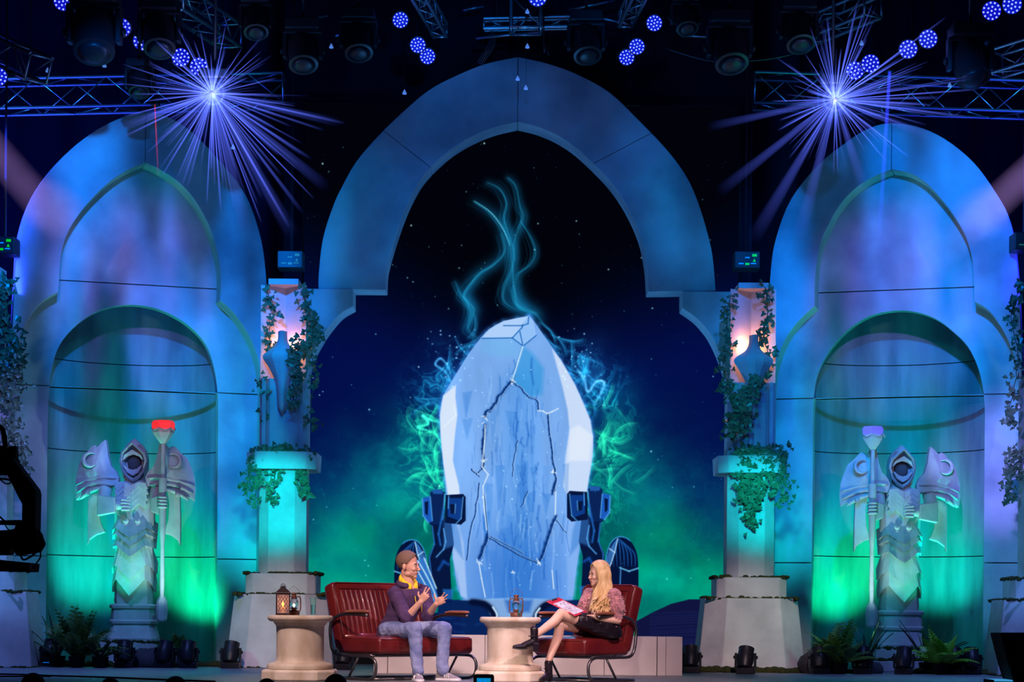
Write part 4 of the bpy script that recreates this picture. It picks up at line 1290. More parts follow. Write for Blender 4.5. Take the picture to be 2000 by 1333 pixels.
def statue(px, Y, mir, gem, label):
    q = 1 / ppm(Y)
    base = P(px, 1300, Y)
    root = thing('hooded_statue', label, 'statue', (base.x, Y, 0))
    m = mir

    def U(x): return m * (x - 350) / 2.664 * q
    def Z(y): return (1318 - y) / 2.664 * q
    # stepped pedestal
    MB().box((U(365), 0, Z(1290)), (0.74, 0.66, Z(1262))).build('pedestal_step', M['stone_pale'], root, bevel=0.01)
    MB().box((U(365), 0, (Z(1252) + Z(1198)) / 2), (0.70, 0.60, Z(1198) - Z(1252))).build('pedestal_step', M['stone_pale'], root, bevel=0.01)
    z0 = Z(1255)
    moss_mound([((-.36, -.31, z0), (.36, -.31, z0))], 50, root, 5)
    moss_mound([((-.34, -.29, Z(1197)), (.34, -.29, Z(1197)))], 40, root, 6)
    cx = U(358)
    # robe: angular rings
    def ring(z, hw, hd, n=16, sq=3.0):
        out = []
        for i in range(n):
            a = 2 * PI * i / n
            c_, s_ = math.cos(a), math.sin(a)
            k = (abs(c_) ** sq + abs(s_) ** sq) ** (-1 / sq)
            out.append(Vector((cx + hw * k * c_, hd * k * s_, z)))
        return out
    rb = [(1197, 132, .26), (1180, 134, .27), (1165, 128, .25), (1110, 112, .22), (1098, 108, .21), (1092, 116, .225), (1080, 116, .225), (1020, 112, .215), (1008, 106, .205), (1000, 96, .19), (985, 100, .19), (900, 96, .185), (700, 96, .18), (600, 102, .18), (470, 106, .17), (430, 100, .16)]
    MB().loft([ring(Z(y), w_ / 2.664 * q, d) for y, w_, d in rb]).build('robe', M['statue'], root, smooth=True, sharp=28)
    for y0 in (1010, 1090):
        MB().loft([ring(Z(y0 + 14), 0.285, 0.235), ring(Z(y0), 0.292, 0.242), ring(Z(y0 - 8), 0.275, 0.225)]).build('fold_band', M['statue'], root, smooth=True, sharp=30)

    def tier(yt, yc, ys, yp, w0, w1, dp=0.20, name='skirt_plate', th=0.022):
        """flared plate: V point in front at yc, notch at ys, side points at yp"""
        prof = [(-115, yp - 60), (-92, yp), (-60, ys + (yp - ys) * .35), (-38, ys), (-18, (ys + yc) / 2 + 6), (0, yc), (18, (ys + yc) / 2 + 6), (38, ys), (60, ys + (yp - ys) * .35), (92, yp), (115, yp - 60)]
        to, bo, bi, ti = [], [], [], []
        for a, yb in prof:
            t = math.radians(a)
            kx, ky = math.sin(t), -math.cos(t)
            f = 1 / max(abs(kx), abs(ky)) * 0.55 + 0.45
            flare = 1 + 0.06 * (abs(a) > 80)
            to.append(Vector((cx + w0 * .94 * kx * f, dp * .84 * ky * f, Z(yt))))
            bo.append(Vector((cx + w1 * kx * f * flare, dp * 1.42 * ky * f - (0.03 if a == 0 else 0), Z(yb))))
            bi.append(Vector((cx + (w1 - th) * kx * f * flare, (dp * 1.42 - th) * ky * f, Z(yb) + 0.012)))
            ti.append(Vector((cx + (w0 - th) * kx * f, (dp * .92 - th) * ky * f, Z(yt))))
        n = len(prof)
        MB().loft([to, bo, bi, ti, to], cap=False, closed=False).build(name, M['statue'], root)
    s_ = q / 2.664
    tier(720, 960, 872, 942, 92 * s_, 108 * s_, 0.22)
    tier(690, 880, 800, 846, 92 * s_, 112 * s_, 0.215)
    tier(640, 758, 700, 716, 96 * s_, 106 * s_, 0.215)
    tier(590, 705, 640, 668, 96 * s_, 110 * s_, 0.21, 'belt_plate', 0.03)
    tier(560, 662, 610, 640, 96 * s_, 112 * s_, 0.205, 'belt_plate', 0.03)
    # breast plates: stacked chevrons
    for k, (yt, yb, w_) in enumerate(((470, 520, 78), (440, 492, 84), (412, 462, 86), (388, 436, 84))):
        w2 = w_ * s_
        for s in (-1, 1):
            MB().prism([(0, Z(yb)), (s * w2 * .5, Z(yb - 38)), (s * w2 * .8, Z(yb - 12)), (s * w2, Z(yb - 34)), (s * w2 * .9, Z(yb - 60)), (s * w2 * .45, Z(yt - 16)), (0, Z(yt))],
                       -0.245 - 0.010 * k, -0.15, M=Matrix.Translation((cx, 0, 0))).build('breast_plate', M['statue'], root, bevel=0.006)
    for s in (-1, 1):
        MB().lathe([(0.0, -0.02), (0.036, -0.018), (0.042, 0.0), (0.03, 0.02), (0, 0.022)], 12, c=(cx + s * 0.072, -0.215, Z(572)), m=Matrix.Rotation(PI / 2, 3, 'X')).build('boss', M['statue'], root, smooth=True)
        MB().box((cx + s * 0.072, -0.20, Z(592)), (0.05, 0.05, 0.09)).build('boss_stem', M['statue'], root, bevel=0.01)
    # neck and hood
    MB().loft([ring(Z(440), .24, .17, 16, 2.4), ring(Z(400), .19, .16, 16, 2.2), ring(Z(360), .13, .13, 16, 2)]).build('collar', M['statue'], root, smooth=True, sharp=35)
    hood = []
    for y, w_, dpt, yo in ((372, .10, .12, 0), (345, .145, .15, 0), (300, .165, .17, .0), (250, .168, .18, 0), (210, .15, .17, -.01), (178, .105, .13, -.03), (155, .045, .07, -.05), (143, .008, .02, -.06)):
        rg = []
        for i in range(20):
            a = 2 * PI * i / 20
            x_, y_ = math.sin(a) * w_, -math.cos(a) * dpt
            if y_ < 0 and 185 < y < 360 and abs(x_) < w_ * .8:     # face opening
                y_ = -dpt * .25
            rg.append(Vector((cx + x_, y_ + yo, Z(y))))
        hood.append(rg)
    MB().loft(hood).build('hood', M['statue'], root, smooth=True, sharp=30)
    # raised brim all round the face
    br = [(0, 172, -.235), (.05, 190, -.215), (.125, 222, -.185), (.145, 262, -.165), (.115, 312, -.165), (.06, 345, -.18), (0, 362, -.20)]
    path = [Vector((cx + x, y_, Z(z))) for x, z, y_ in br] + [Vector((cx - x, y_, Z(z))) for x, z, y_ in reversed(br[1:-1])]
    rings = []
    n = len(path)
    ctr = Vector((cx, -.12, Z(265)))
    for i, p in enumerate(path):
        o = (p - ctr).normalized()
        rings.append([p - Vector((0, .02, 0)), p + o * .025 + Vector((0, .02, 0)), p + o * .02 + Vector((0, .1, 0)), p - o * .03 + Vector((0, .06, 0))])
    rings.append(rings[0])
    MB().loft(rings, cap=False).build('hood_brim', M['statue'], root)
    for sg in (-1, 1):
        MB().add([(cx, -.235, Z(205)), (cx + sg * .10, -.19, Z(232)), (cx + sg * .13, -.16, Z(262)), (cx + sg * .07, -.17, Z(238)), (cx, -.20, Z(228)),
                  (cx, -.12, Z(205)), (cx + sg * .10, -.10, Z(232)), (cx + sg * .13, -.09, Z(262)), (cx + sg * .07, -.09, Z(238)), (cx, -.10, Z(228))],
                 [(0, 1, 2, 3, 4), (9, 8, 7, 6, 5), (0, 5, 6, 1), (1, 6, 7, 2), (2, 7, 8, 3), (3, 8, 9, 4), (4, 9, 5, 0)]).build('brow_plate', M['statue'], root)
    MB().ball((cx, -.055, Z(268)), (.085, .07, .11), 16, 12).build('shadowed_face', M['statue_shade'], root, smooth=True)
    MB().prism([(0, Z(340)), (.07, Z(322)), (.115, Z(290)), (.105, Z(282)), (.05, Z(302)), (0, Z(308)), (-.05, Z(302)), (-.105, Z(282)), (-.115, Z(290)), (-.07, Z(322))], -0.185, -0.09, M=Matrix.Translation((cx, 0, 0))).build('chin_guard', M['statue'], root, bevel=0.012)
    # pauldrons: curved fins
    for s in (-1, 1):
        pol = [(500, 152), (522, 168), (545, 192), (560, 180), (578, 188), (600, 214), (634, 245), (652, 290), (668, 340), (672, 400), (668, 462), (640, 444), (606, 432), (575, 408), (520, 392), (470, 396), (432, 392), (426, 350), (440, 318), (468, 290), (484, 240), (490, 200)]
        A, B = [], []
        for x, y in pol:
            u = (x - 358) * s_
            w_ = max(0, u - .1)
            yd = -0.19 + 0.55 * w_ * w_ - 0.03 * math.sin((y - 150) / 320 * PI)
            A.append(Vector((cx + s * u, yd, Z(y)))); B.append(Vector((cx + s * u * .98, yd + 0.10, Z(y) - .005)))
        cA = Vector((cx + s * (560 - 358) * s_, -0.20, Z(310)))
        mb = MB()
        n = len(pol)
        vs = A + B + [cA, cA + Vector((0, .14, 0))]
        fs = []
        for i in range(n):
            j = (i + 1) % n
            fs += [(i, j, 2 * n), (n + j, n + i, 2 * n + 1), (i, n + i, n + j, j)]
        if s < 0: fs = [tuple(reversed(f)) for f in fs]
        pd = mb.add(vs, fs).build('pauldron', M['statue'], root)
        # crescent boss, ridge plates and hanging blade
        c0 = Vector((cx + s * (572 - 358) * s_, -0.215, Z(258)))
        cr = []
        for i in range(13):
            a = -0.6 + i / 12 * 4.6
            cr.append(c0 + Vector((s * math.sin(a) * .085, 0.015 * math.cos(a), math.cos(a) * .085)))
        MB().tube(cr, [0.006 + 0.018 * math.sin(PI * i / 12) for i in range(13)], 6).build('crescent', M['statue'], pd, smooth=True)
        for (x0, y0, x1, y1, x2, y2) in ((436, 352, 540, 350, 668, 385), (450, 388, 560, 380, 662, 425), (512, 400, 590, 425, 640, 460)):
            MB().tube([Vector((cx + s * (x - 358) * s_, -0.19 + 0.55 * max(0, (x - 358) * s_ - .1) ** 2 - .03, Z(y))) for x, y in spl([(x0, y0), (x1, y1), (x2, y2)], 5)], [0.010, .020, .024, .026, .028, .030, .030, .028, .022, .016, .008], 6).build('ridge', M['statue'], pd, smooth=True)
        MB().ball(Vector((cx + s * (592 - 358) * s_, -0.17, Z(432))), (.035, .03, .035), 10, 8).build('rivet', M['statue'], pd, smooth=True)
        pol = [(528, 400), (596, 415), (600, 560), (600, 700), (585, 668), (552, 645), (504, 630), (524, 600), (536, 560), (540, 480)]
        MB().prism([((x - 358) * s_ * s, Z(y)) for x, y in pol], -0.07, 0.0, M=Matrix.Translation((cx, 0.0, 0))).build('hanging_blade', M['statue'], root, bevel=0.012)
    # the arm laid across the chest (on the side away from the staff)
    def V3(x, y, yd): return Vector((U(x), yd, Z(y)))
    arm = MB().cone2(V3(500, 400, -.12), V3(505, 490, -.22), .085, .075, 10).cone2(V3(505, 490, -.22), V3(405, 495, -.32), .078, .055, 10)
    arm.build('arm', M['statue'], root, smooth=True)
    MB().loft([[V3(430, y, yd) for y, yd in ((455, -.30), (455, -.40), (535, -.40), (535, -.30))], [V3(530, y, yd) for y, yd in ((440, -.18), (440, -.31), (550, -.31), (550, -.18))]]).build('gauntlet', M['statue'], root, bevel=0.012)
    fist = MB().ball(V3(385, 498, -.35), (.05, .04, .06), 12, 8)
    for i in range(4):
        fist.cone2(V3(362 - 2, 470 + i * 16, -.375), V3(392, 468 + i * 17, -.405), .017, .018, 7, 1)
    fist.cone2(V3(395, 462, -.37), V3(368, 458, -.39), .018, .014, 7, 1)
    fist.build('fist', M['statue'], root, smooth=True)
    # the arm that grips the staff
    MB().cone2(V3(235, 405, -.12), V3(235, 480, -.20), .085, .075, 10).cone2(V3(235, 480, -.20), V3(196, 490, -.30), .075, .055, 10).build('arm', M['statue'], root, smooth=True)
    MB().loft([[V3(205, y, yd) for y, yd in ((440, -.24), (440, -.36), (545, -.36), (545, -.24))], [V3(255, y, yd) for y, yd in ((455, -.14), (455, -.28), (525, -.28), (525, -.14))]]).build('gauntlet', M['statue'], root, bevel=0.012)
    fist = MB().ball(V3(200, 482, -.32), (.045, .04, .06), 12, 8)
    for i in range(4):
        y = 450 + i * 17
        fist.tube([V3(212, y, -.34), V3(196, y + 2, -.405), V3(172, y + 3, -.40), V3(166, y + 2, -.35)], [.018, .019, .018, .014], 7)
    fist.cone2(V3(206, 446, -.35), V3(186, 440, -.395), .018, .014, 7, 1)
    fist.build('fist', M['statue'], root, smooth=True)
    # staff: shaft, crystal head, spear foot
    sx, sy = U(188), -.355
    st = MB().lathe([(.022, Z(1000)), (.030, Z(900)), (.024, Z(700)), (.036, Z(640)), (.044, Z(540)), (.040, Z(430)), (.050, Z(425)), (.048, Z(355)), (.030, Z(350)), (.024, Z(180))], 12, c=(sx, sy, 0))
    sh_ = st.build('staff_shaft', M['statue'], root, smooth=True, sharp=35)
    MB().lathe([(.045, Z(1090)), (.062, Z(1080)), (.074, Z(1030)), (.062, Z(985)), (.022, Z(955))], 6, c=(sx, sy, 0), sy=.6).build('staff_foot', M['statue'], root)
    MB().lathe([(.03, Z(178)), (.085, Z(150)), (.13, Z(122)), (.135, Z(100)), (.09, Z(112))], 6, c=(sx, sy, 0), rot=.3).build('staff_cup', M['statue'], root)
    MB().lathe([(.10, Z(120)), (.135, Z(104)), (.14, Z(72)), (.118, Z(60)), (.0, Z(64))], 6, c=(sx, sy, 0), rot=.3).build('glowing_gem', gem, root)
    zz = MB()
    for i in range(3):
        a0 = -PI / 2 + (i - 1) * PI / 3 + .3
        zz.tube([Vector((sx + .142 * math.cos(a0 - .5), sy + .142 * math.sin(a0 - .5), Z(100))), Vector((sx + .145 * math.cos(a0), sy + .145 * math.sin(a0), Z(114))), Vector((sx + .142 * math.cos(a0 + .5), sy + .142 * math.sin(a0 + .5), Z(100)))], .008, 5)
    zz.build('staff_rim', M['statue'], root, smooth=True)
    return root


statue(264, 5.0, -1, M['gem_red'], 'hooded stone statue holding a staff with a red glowing tip, left niche')
statue(1752, 5.0, 1, M['gem_violet'], 'hooded stone statue holding a staff with a violet glowing tip, right niche')
point('gem_glow', P(325, 822, 4.3), (1, 0.05, 0.05), 1.2, 0.1)
point('gem_glow', P(1692, 828, 4.3), (0.3, 0.2, 1), 1.2, 0.1)
# ---------------------------------------------------------------- ivy, ferns, moss, rocks
LEAF = [(0, 0), (-.32, -.18), (-.5, .12), (-.28, .38), (-.22, .62), (0, 1.0), (.22, .62), (.28, .38), (.5, .12), (.32, -.18)]


def leaf(mb, p, s, R):
    v = [p]
    for x, y in LEAF:
        v.append(p + R @ Vector((x * s, y * s, 0.18 * s * abs(x) * 2 - 0.12 * s * y * y)))
    n = len(LEAF)
    mb.add(v, [(0, 1 + i, 1 + (i + 1) % n) for i in range(n)])


def vine(strands, Y, label, n_per_m=90, size=0.055, spread=0.05, seed=1, group=None):
    """strands: list of pixel polylines hanging at depth Y"""
    r = random.Random(seed)
    p0 = P(strands[0][0][0], strands[0][0][1], Y)
    root = thing('ivy_vine', label, 'vine', p0, group=group)
    lm = MB()
    for st in strands:
        pts = [P(x + r.uniform(-1.5, 1.5), y, Y - 0.02 * math.sin(i)) for i, (x, y) in enumerate(spl([p[:2] for p in st], 5))]
        MB().tube(pts, 0.005, 5).build('stem', M['stem'], root, origin=p0)
        L = sum((pts[i + 1] - pts[i]).length for i in range(len(pts) - 1))
        for k in range(int(L * n_per_m)):
            t = r.random() * (len(pts) - 1)
            i = int(t)
            c = pts[i].lerp(pts[i + 1], t - i) + Vector((r.gauss(0, spread), r.uniform(-spread * 1.2, spread * .3), r.gauss(0, spread * .7)))
            R = Matrix.Rotation(r.uniform(0, 6.28), 3, 'Y') @ Matrix.Rotation(PI / 2 + r.uniform(-.9, .9), 3, 'X') @ Matrix.Rotation(r.uniform(-.8, .8), 3, 'Z')
            leaf(lm, c, size * r.uniform(.6, 1.25), R)
    o = lm.build('leaves', M['leaf'], root, origin=p0)
    o['kind'] = 'stuff'
    return root


vine([[(520, 568), (535, 610), (526, 650), (532, 688)]], 4.5, 'dark ivy strand on the left side of the lit recess, left column', 90, .06, .04, 1)
vine([[(592, 562), (600, 600), (612, 640), (603, 668), (592, 690)], [(605, 615), (616, 648), (620, 662)]], 4.42, 'ivy strand on the right side of the lit recess, left column', 130, .06, .05, 2)
vine([[(582, 668), (575, 700), (584, 735), (572, 765), (576, 798)]], 4.2, 'bright ivy strand hanging over the sconce of the left column', 150, .07, .045, 3)
vine([[(608, 690), (617, 735), (608, 785), (616, 838)]], 4.5, 'sparse ivy strand hanging beside the LED wall, left of it', 45, .065, .04, 4)
vine([[(506, 738), (512, 775), (520, 820)]], 4.45, 'short sparse ivy sprig at the left of the left column', 35, .065, .05, 5)
vine([[(490, 885), (540, 876), (600, 884)], [(500, 888), (488, 920), (478, 962)], [(520, 885), (505, 930), (498, 985)], [(545, 884), (536, 925), (530, 980)]], 4.38,
     'ivy spilling over the capital of the left column', 150, .05, .045, 6)
vine([[(604, 890), (596, 930), (602, 968)], [(585, 925), (588, 965)]], 4.4, 'pale ivy tuft at the right corner of the left capital', 75, .075, .03, 7)
vine([[(20, 545), (8, 610), (22, 680), (12, 740), (28, 800)], [(2, 560), (-8, 700), (6, 800)], [(25, 640), (34, 700), (30, 760)]], 3.5, 'thick ivy curtain at the left picture edge', 90, .07, .07, 8)
vine([[(10, 820), (30, 850), (42, 890), (48, 930)], [(25, 840), (20, 880), (12, 920)]], 3.4, 'green ivy clump behind the camera crane', 150, .06, .05, 9)
vine([[(1428, 575), (1418, 625), (1428, 670), (1412, 705), (1420, 740)]], 4.42, 'ivy strand on the left side of the lit recess, right column', 80, .06, .045, 10)
vine([[(1420, 740), (1430, 780), (1455, 810), (1440, 845)], [(1465, 752), (1450, 790), (1430, 820)], [(1490, 742), (1468, 755), (1456, 790)], [(1432, 830), (1428, 858)]], 4.2,
     'dense bright ivy bunch under the sconce of the right column', 130, .07, .05, 11)
vine([[(1494, 560), (1500, 610), (1490, 655), (1502, 700), (1482, 745)]], 4.42, 'ivy strand on the right side of the lit recess, right column', 85, .065, .045, 12)
vine([[(1440, 885), (1480, 878), (1535, 884)], [(1460, 890), (1462, 960), (1465, 1028)], [(1490, 885), (1486, 930), (1475, 990)], [(1520, 888), (1528, 930), (1530, 985)], [(1500, 888), (1508, 920), (1505, 960)], [(1450, 900), (1448, 950), (1452, 980)]], 4.36,
     'bushy ivy hanging over the capital of the right column', 180, .055, .055, 13)
vine([[(1992, 560), (1975, 620), (1988, 690), (1982, 750), (1972, 800), (1975, 830)]], 3.5, 'ivy strand at the right picture edge', 70, .07, .05, 14)
vine([[(1975, 885), (2005, 880)], [(1978, 890), (1970, 930), (1968, 978)], [(1995, 890), (1990, 930)]], 3.4, 'green ivy clump on the capital at the right picture edge', 170, .055, .045, 15)


def fern(px, Y, n, L, label, seed, droop=0.9, m='fern', wide=0.055, blade=False):
    r = random.Random(seed)
    base = P(px, 1295, Y)
    p0 = Vector((base.x, Y, 0))
    root = thing('fern_plant', label, 'plant', p0)
    MB().lathe([(0.05, 0), (0.085, 0.01), (0.095, 0.11), (0.10, 0.13), (0.08, 0.13)], 14).build('pot', M['matte_black'], root, smooth=True, sharp=40)
    for k in range(n):
        a = 2 * PI * k / n + r.uniform(-.3, .3)
        el = r.uniform(.5, 1.45)
        ln = L * r.uniform(.7, 1.15)
        pts = []
        p = Vector((0, 0, .10))
        d = Vector((math.cos(a) * math.cos(el), math.sin(a) * math.cos(el) * .7, math.sin(el)))
        N = 12
        for i in range(N + 1):
            pts.append(p.copy())
            p += d * (ln / N)
            d = (d + Vector((0, 0, -droop * .07 * (1 + i / N)))).normalized()
        mb = MB()
        side = d.cross(Vector((0, 0, 1)))
        side = side.normalized() if side.length > .01 else Vector((1, 0, 0))
        if blade:
            A = [pts[i] + side * wide * .5 * math.sin(PI * min(1, (i + 1) / (N + 1))) for i in range(N + 1)]
            B = [pts[i] - side * wide * .5 * math.sin(PI * min(1, (i + 1) / (N + 1))) for i in range(N + 1)]
            mid = [pts[i] - Vector((0, 0, .012)) for i in range(N + 1)]
            mb.loft([[A[i], mid[i], B[i]] for i in range(N + 1)], cap=False, closed=False)
        else:
            mb.tube(pts, [.005 * (1 - i / N) + .0015 for i in range(N + 1)], 4)
            for i in range(1, N):
                w_ = wide * math.sin(PI * (i / N) ** .7) * 2.0 + .01
                t = (pts[i + 1] - pts[i]).normalized()
                for s in (-1, 1):
                    tip = pts[i] + side * s * w_ + t * w_ * .6 - Vector((0, 0, .25 * w_))
                    mb.add([pts[i] - t * .012, tip, pts[i] + t * .014, pts[i] + side * s * w_ * .5 + t * w_ * .45 + Vector((0, 0, .006))], [(0, 1, 3), (0, 3, 2), (3, 1, 2)])
        mb.build('frond', M[m], root, smooth=False)
    return root


M['blade'] = mat('long_leaf', (0.02, 0.06, 0.03), 0.4, noise=(5, (0.05, 0.11, 0.03), 3))
M['fern_lit'] = mat('lit_fern_leaf', (0.12, 0.42, 0.02), 0.45, noise=(5, (0.22, 0.55, 0.04), 3))  # fern leaf brightened: the green light on it is in the colour
fern(150, 3.55, 34, .60, 'bushy dark fern at the foot of the left statue', 1, .8, 'fern', .06)
fern(112, 3.75, 12, .66, 'spiky long leaved plant beside the bushy fern, far left', 2, .5, 'blade', .05, True)
fern(196, 3.5, 14, .46, 'broad leaved plant between the bushy fern and the left statue', 9, .9, 'blade', .06, True)
fern(345, 4.6, 8, .34, 'small sparse plant right of the left statue', 3, 1.1, 'fern', .04)
fern(1640, 3.6, 30, .52, 'bushy dark fern left of the right statue', 4, .9, 'fern', .06)
fern(1690, 4.1, 12, .50, 'dark spiky plant under the staff of the right statue', 5, .5, 'blade', .05, True)
fern(1838, 3.75, 22, .46, 'bright green lit fern right of the right statue', 6, 1.0, 'fern_lit', .055)
fern(1810, 4.2, 10, .56, 'dark spiky plant just right of the right statue', 7, .3, 'blade', .05, True)

M['rock'] = mat('dark_rock', (0.03, 0.03, 0.035), 0.8, noise=(6, (0.06, 0.055, 0.06), 5), bump=(20, .5))


def rock(px, Y, rx, rz, label, seed):
    r = random.Random(seed)
    p = P(px, 1295, Y)
    mb = MB().ball((0, 0, 0), (1, 1, 1), 14, 9)
    vs = []
    for v in mb.v:
        k = 1 + r.uniform(-.1, .1)
        vs.append((v[0] * rx * k, v[1] * rx * .7 * k, max(0, v[2] * rz * k + rz * .35)))
    mb.v = vs
    o = mb.build('rock', M['rock'], smooth=True, sharp=50)
    o.location = (p.x, Y, 0)
    tag(o, label, 'rock')


rock(287, 3.9, .20, .17, 'dark boulder on the floor before the left statue', 1)
rock(1600, 3.9, .26, .22, 'wide dark boulder on the floor left of the right statue', 2)
rock(340, 4.1, .13, .10, 'small dark boulder between floor lamps right of the left statue', 3)
rock(1706, 3.9, .12, .11, 'small dark boulder at the foot of the right statue', 4)

ms = MB()
r = random.Random(11)
for xa, xb, Y, n in ((100, 250, 4.1, 130), (380, 470, 4.5, 60), (1365, 1560, 3.95, 170), (1560, 1660, 4.0, 60), (1790, 1960, 4.1, 120)):
    for k in range(n):
        p = P(r.uniform(xa, xb), 1300, Y + r.gauss(0, .08))
        s = r.uniform(.03, .065)
        ms.ball((p.x, p.y, s * .25), (s * 1.3, s, s * r.uniform(.4, 1)), 7, 5)
o = ms.build('moss_strip', M['moss'], smooth=True)
tag(o, 'clumps of brown green moss along the back of the stage floor', 'moss', kind='stuff')

# ---------------------------------------------------------------- lamps on the stage floor
M['lens_dark'] = mat('dark_glass_lens', (0.02, 0.02, 0.05), 0.08, spec=1.0)
FLM = [(22, 4.0, 'uplight at the far left corner of the stage floor'), (98, 3.9, 'uplight with a row of tiny display lights, far left'), (243, 3.7, 'uplight in front of the left statue pedestal'),
       (322, 3.8, 'left of two uplights right of the left statue'), (367, 3.8, 'right of two uplights right of the left statue'), (451, 3.8, 'uplight beside the foot of the left column'),
       (672, 3.6, 'uplight seen under the two seat sofa'), (1349, 3.6, 'uplight at the right end of the stone bench'), (1456, 3.3, 'uplight standing before the plinth of the right column'),
       (1684, 3.7, 'uplight among dark plants left of the right statue'), (1765, 3.7, 'uplight before the right statue pedestal'), (1862, 3.9, 'left of two uplights right of the bright fern'), (1897, 3.8, 'right of two uplights right of the bright fern'),
       (1600, 3.55, 'uplight next to the wide dark boulder')]
for px, Y, lab in FLM:
    p = P(px, 1300, Y)
    o = moving_head((p.x, Y, 0), 'black ' + lab, 0.70, (0.05, 0.45, 1), True, name='floor_uplight', lens=M['lens_dark'])
    o.rotation_euler.z = random.uniform(-.25, .25)
    if px == 98:
        dl = MB()
        for k in range(4): dl.box((-.03 + .02 * k, -.125, .05), (.008, .006, .008))
        dl.build('display_light', M['ind_blue'], o)
# ---------------------------------------------------------------- seats
def rbox(mb, x0, x1, y0, y1, z0, z1, r, crown=0.0, n=6):
    """cushion: rounded box, optionally crowned on top"""
    rings = []
    def outline(ins, z, cz=0):
        out = []
        for cx_, cy_, a0 in ((x1 - r, y1 - r, 0), (x0 + r, y1 - r, 90), (x0 + r, y0 + r, 180), (x1 - r, y0 + r, 270)):
            for k in range(5):
                a = math.radians(a0 + 90 * k / 4)
                out.append(Vector((cx_ + (r - ins) * math.cos(a), cy_ + (r - ins) * math.sin(a), z)))
        return out
    for k in range(n + 1):
        t = PI / 2 * k / n
        rings.append(outline(r * (1 - math.sin(t)), z0 + r * (1 - math.cos(t))))
    for k in range(n + 1):
        t = PI / 2 * k / n
        rings.append(outline(r * (1 - math.cos(t)), z1 - r * (1 - math.sin(t))))
    if crown:
        top = rings[-1]
        c = Vector(((x0 + x1) / 2, (y0 + y1) / 2, z1))
        for k, s in ((0.8, .55), (0.5, .85), (0.2, 1.0)):
            rings.append([c + (p - c) * k + Vector((0, 0, crown * s)) for p in top])
    mb.loft(rings)
    return mb


def seat(loc, rz, W, label, channels):
    root = thing('armchair' if W < 1 else 'loveseat', label, 'sofa', loc, rz)
    hw = W / 2
    sc = rbox(MB(), -hw, hw, -.31, .38, .255, .425, .045, .018).build('seat_cushion', M['leather'], root, smooth=True)
    pp = [(-hw + .01, .28), (-hw + .01, -.28), (-hw + .04, -.305), (hw - .04, -.305), (hw - .01, -.28), (hw - .01, .28)]
    MB().tube([(x, y, .405) for x, y in pp], .008, 6).build('piping', M['leather'], sc, smooth=True)
    # leaning back
    tilt = Matrix.Translation((0, .345, .36)) @ Matrix.Rotation(math.radians(-18), 4, 'X')
    bb = MB()
    rbox(bb, -hw, hw, -.075, .085, -.06, .62, .045)
    bb.v = [tuple(tilt @ Vector(v)) for v in bb.v]
    bk_ = bb.build('backrest', M['leather'], root, smooth=True)
    m = 0.085
    cw = (W - 2 * m) / channels
    for i in range(channels):
        x = -hw + m + cw * (i + .5)
        cb = MB()
        rings = []
        for k in range(9):
            z = .075 + .455 * k / 8
            d = .020 * math.sin(PI * min(1, max(0.0, (k + .35) / 8.7))) ** .4
            rings.append([Vector((x + cw * .5 * math.cos(a) * .96, -.070 - d * math.sin(a), z)) for a in [PI * j / 6 for j in range(7)]])
        cb.loft(rings, cap=False, closed=False)
        cb.v = [tuple(tilt @ Vector(v)) for v in cb.v]
        cb.build('channel', M['leather'], bk_, smooth=True)
    pb = MB().tube([tilt @ Vector(p) for p in ((-hw + .015, -.068, -.03), (-hw + .015, -.072, .57), (-hw + .05, -.07, .605), (hw - .05, -.07, .605), (hw - .015, -.072, .57), (hw - .015, -.068, -.03))], .008, 6)
    pb.build('piping', M['leather'], bk_, smooth=True)
    pb = MB().tube([tilt @ Vector(p) for p in ((-hw + m - .012, -.078, .06), (-hw + m - .012, -.078, .545), (hw - m + .012, -.078, .545), (hw - m + .012, -.078, .06))], .005, 6)
    pb.build('piping', M['leather'], bk_, smooth=True)
    rolls = MB().tube([tilt @ Vector((x, -.085, .035)) for x in (-hw + .02, -hw / 2, 0, hw / 2, hw - .02)], [.03, .04, .042, .04, .03], 10)
    rolls.build('lumbar_roll', M['leather'], bk_, smooth=True)
    for s in (-1, 1):
        x = s * (hw + .035)
        path = spl([(x, -.17, .635), (x, .05, .645), (x, .24, .64), (x, .37, .60), (x, .43, .52), (x, .42, .38), (x, .39, .29), (x, .32, .245), (x, .14, .24),
                    (x, -.10, .24), (x, -.22, .235), (x, -.29, .19), (x, -.305, .12), (x, -.28, .05), (x, -.20, .016), (x, .0, .014), (x, .40, .014)], 4)
        MB().tube([(a, b, c) for a, b, c in path], .0155, 10).build('side_frame', M['tubemetal'], root, smooth=True)
        MB().tube([(x - s * .01, -.02, .235), (x - s * .01, .14, .02)], .012, 8).build('stay', M['tubemetal'], root, smooth=True)
        pad = MB()
        rings = []
        for k in range(11):
            t = k / 10
            y = -.20 + .40 * t
            w_ = .030 * (1 - abs(2 * t - 1) ** 6) ** .5 + .004
            rings.append([Vector((x + w_ * math.cos(a), y, .672 - .03 * max(0, t - .7) + .018 * math.sin(a) * (w_ / .034))) for a in [2 * PI * j / 12 for j in range(12)]])
        pad.loft(rings)
        pad.build('arm_pad', M['armwood'], root, smooth=True)
    for y, z in ((.38, .014), (-.20, .016), (.20, .243), (-.15, .243)):
        MB().tube([(-hw - .035, y, z), (hw + .035, y, z)], .014, 8).build('cross_bar', M['tubemetal'], root, smooth=True)
    return root


seat((-1.035, .385, 0), math.radians(42), 1.21, 'two seat oxblood leather sofa with channel stitched back, man sitting on it', 17)
seat((0.665, .25, 0), math.radians(-42), .68, 'single oxblood leather armchair with the woman sitting on it', 8)


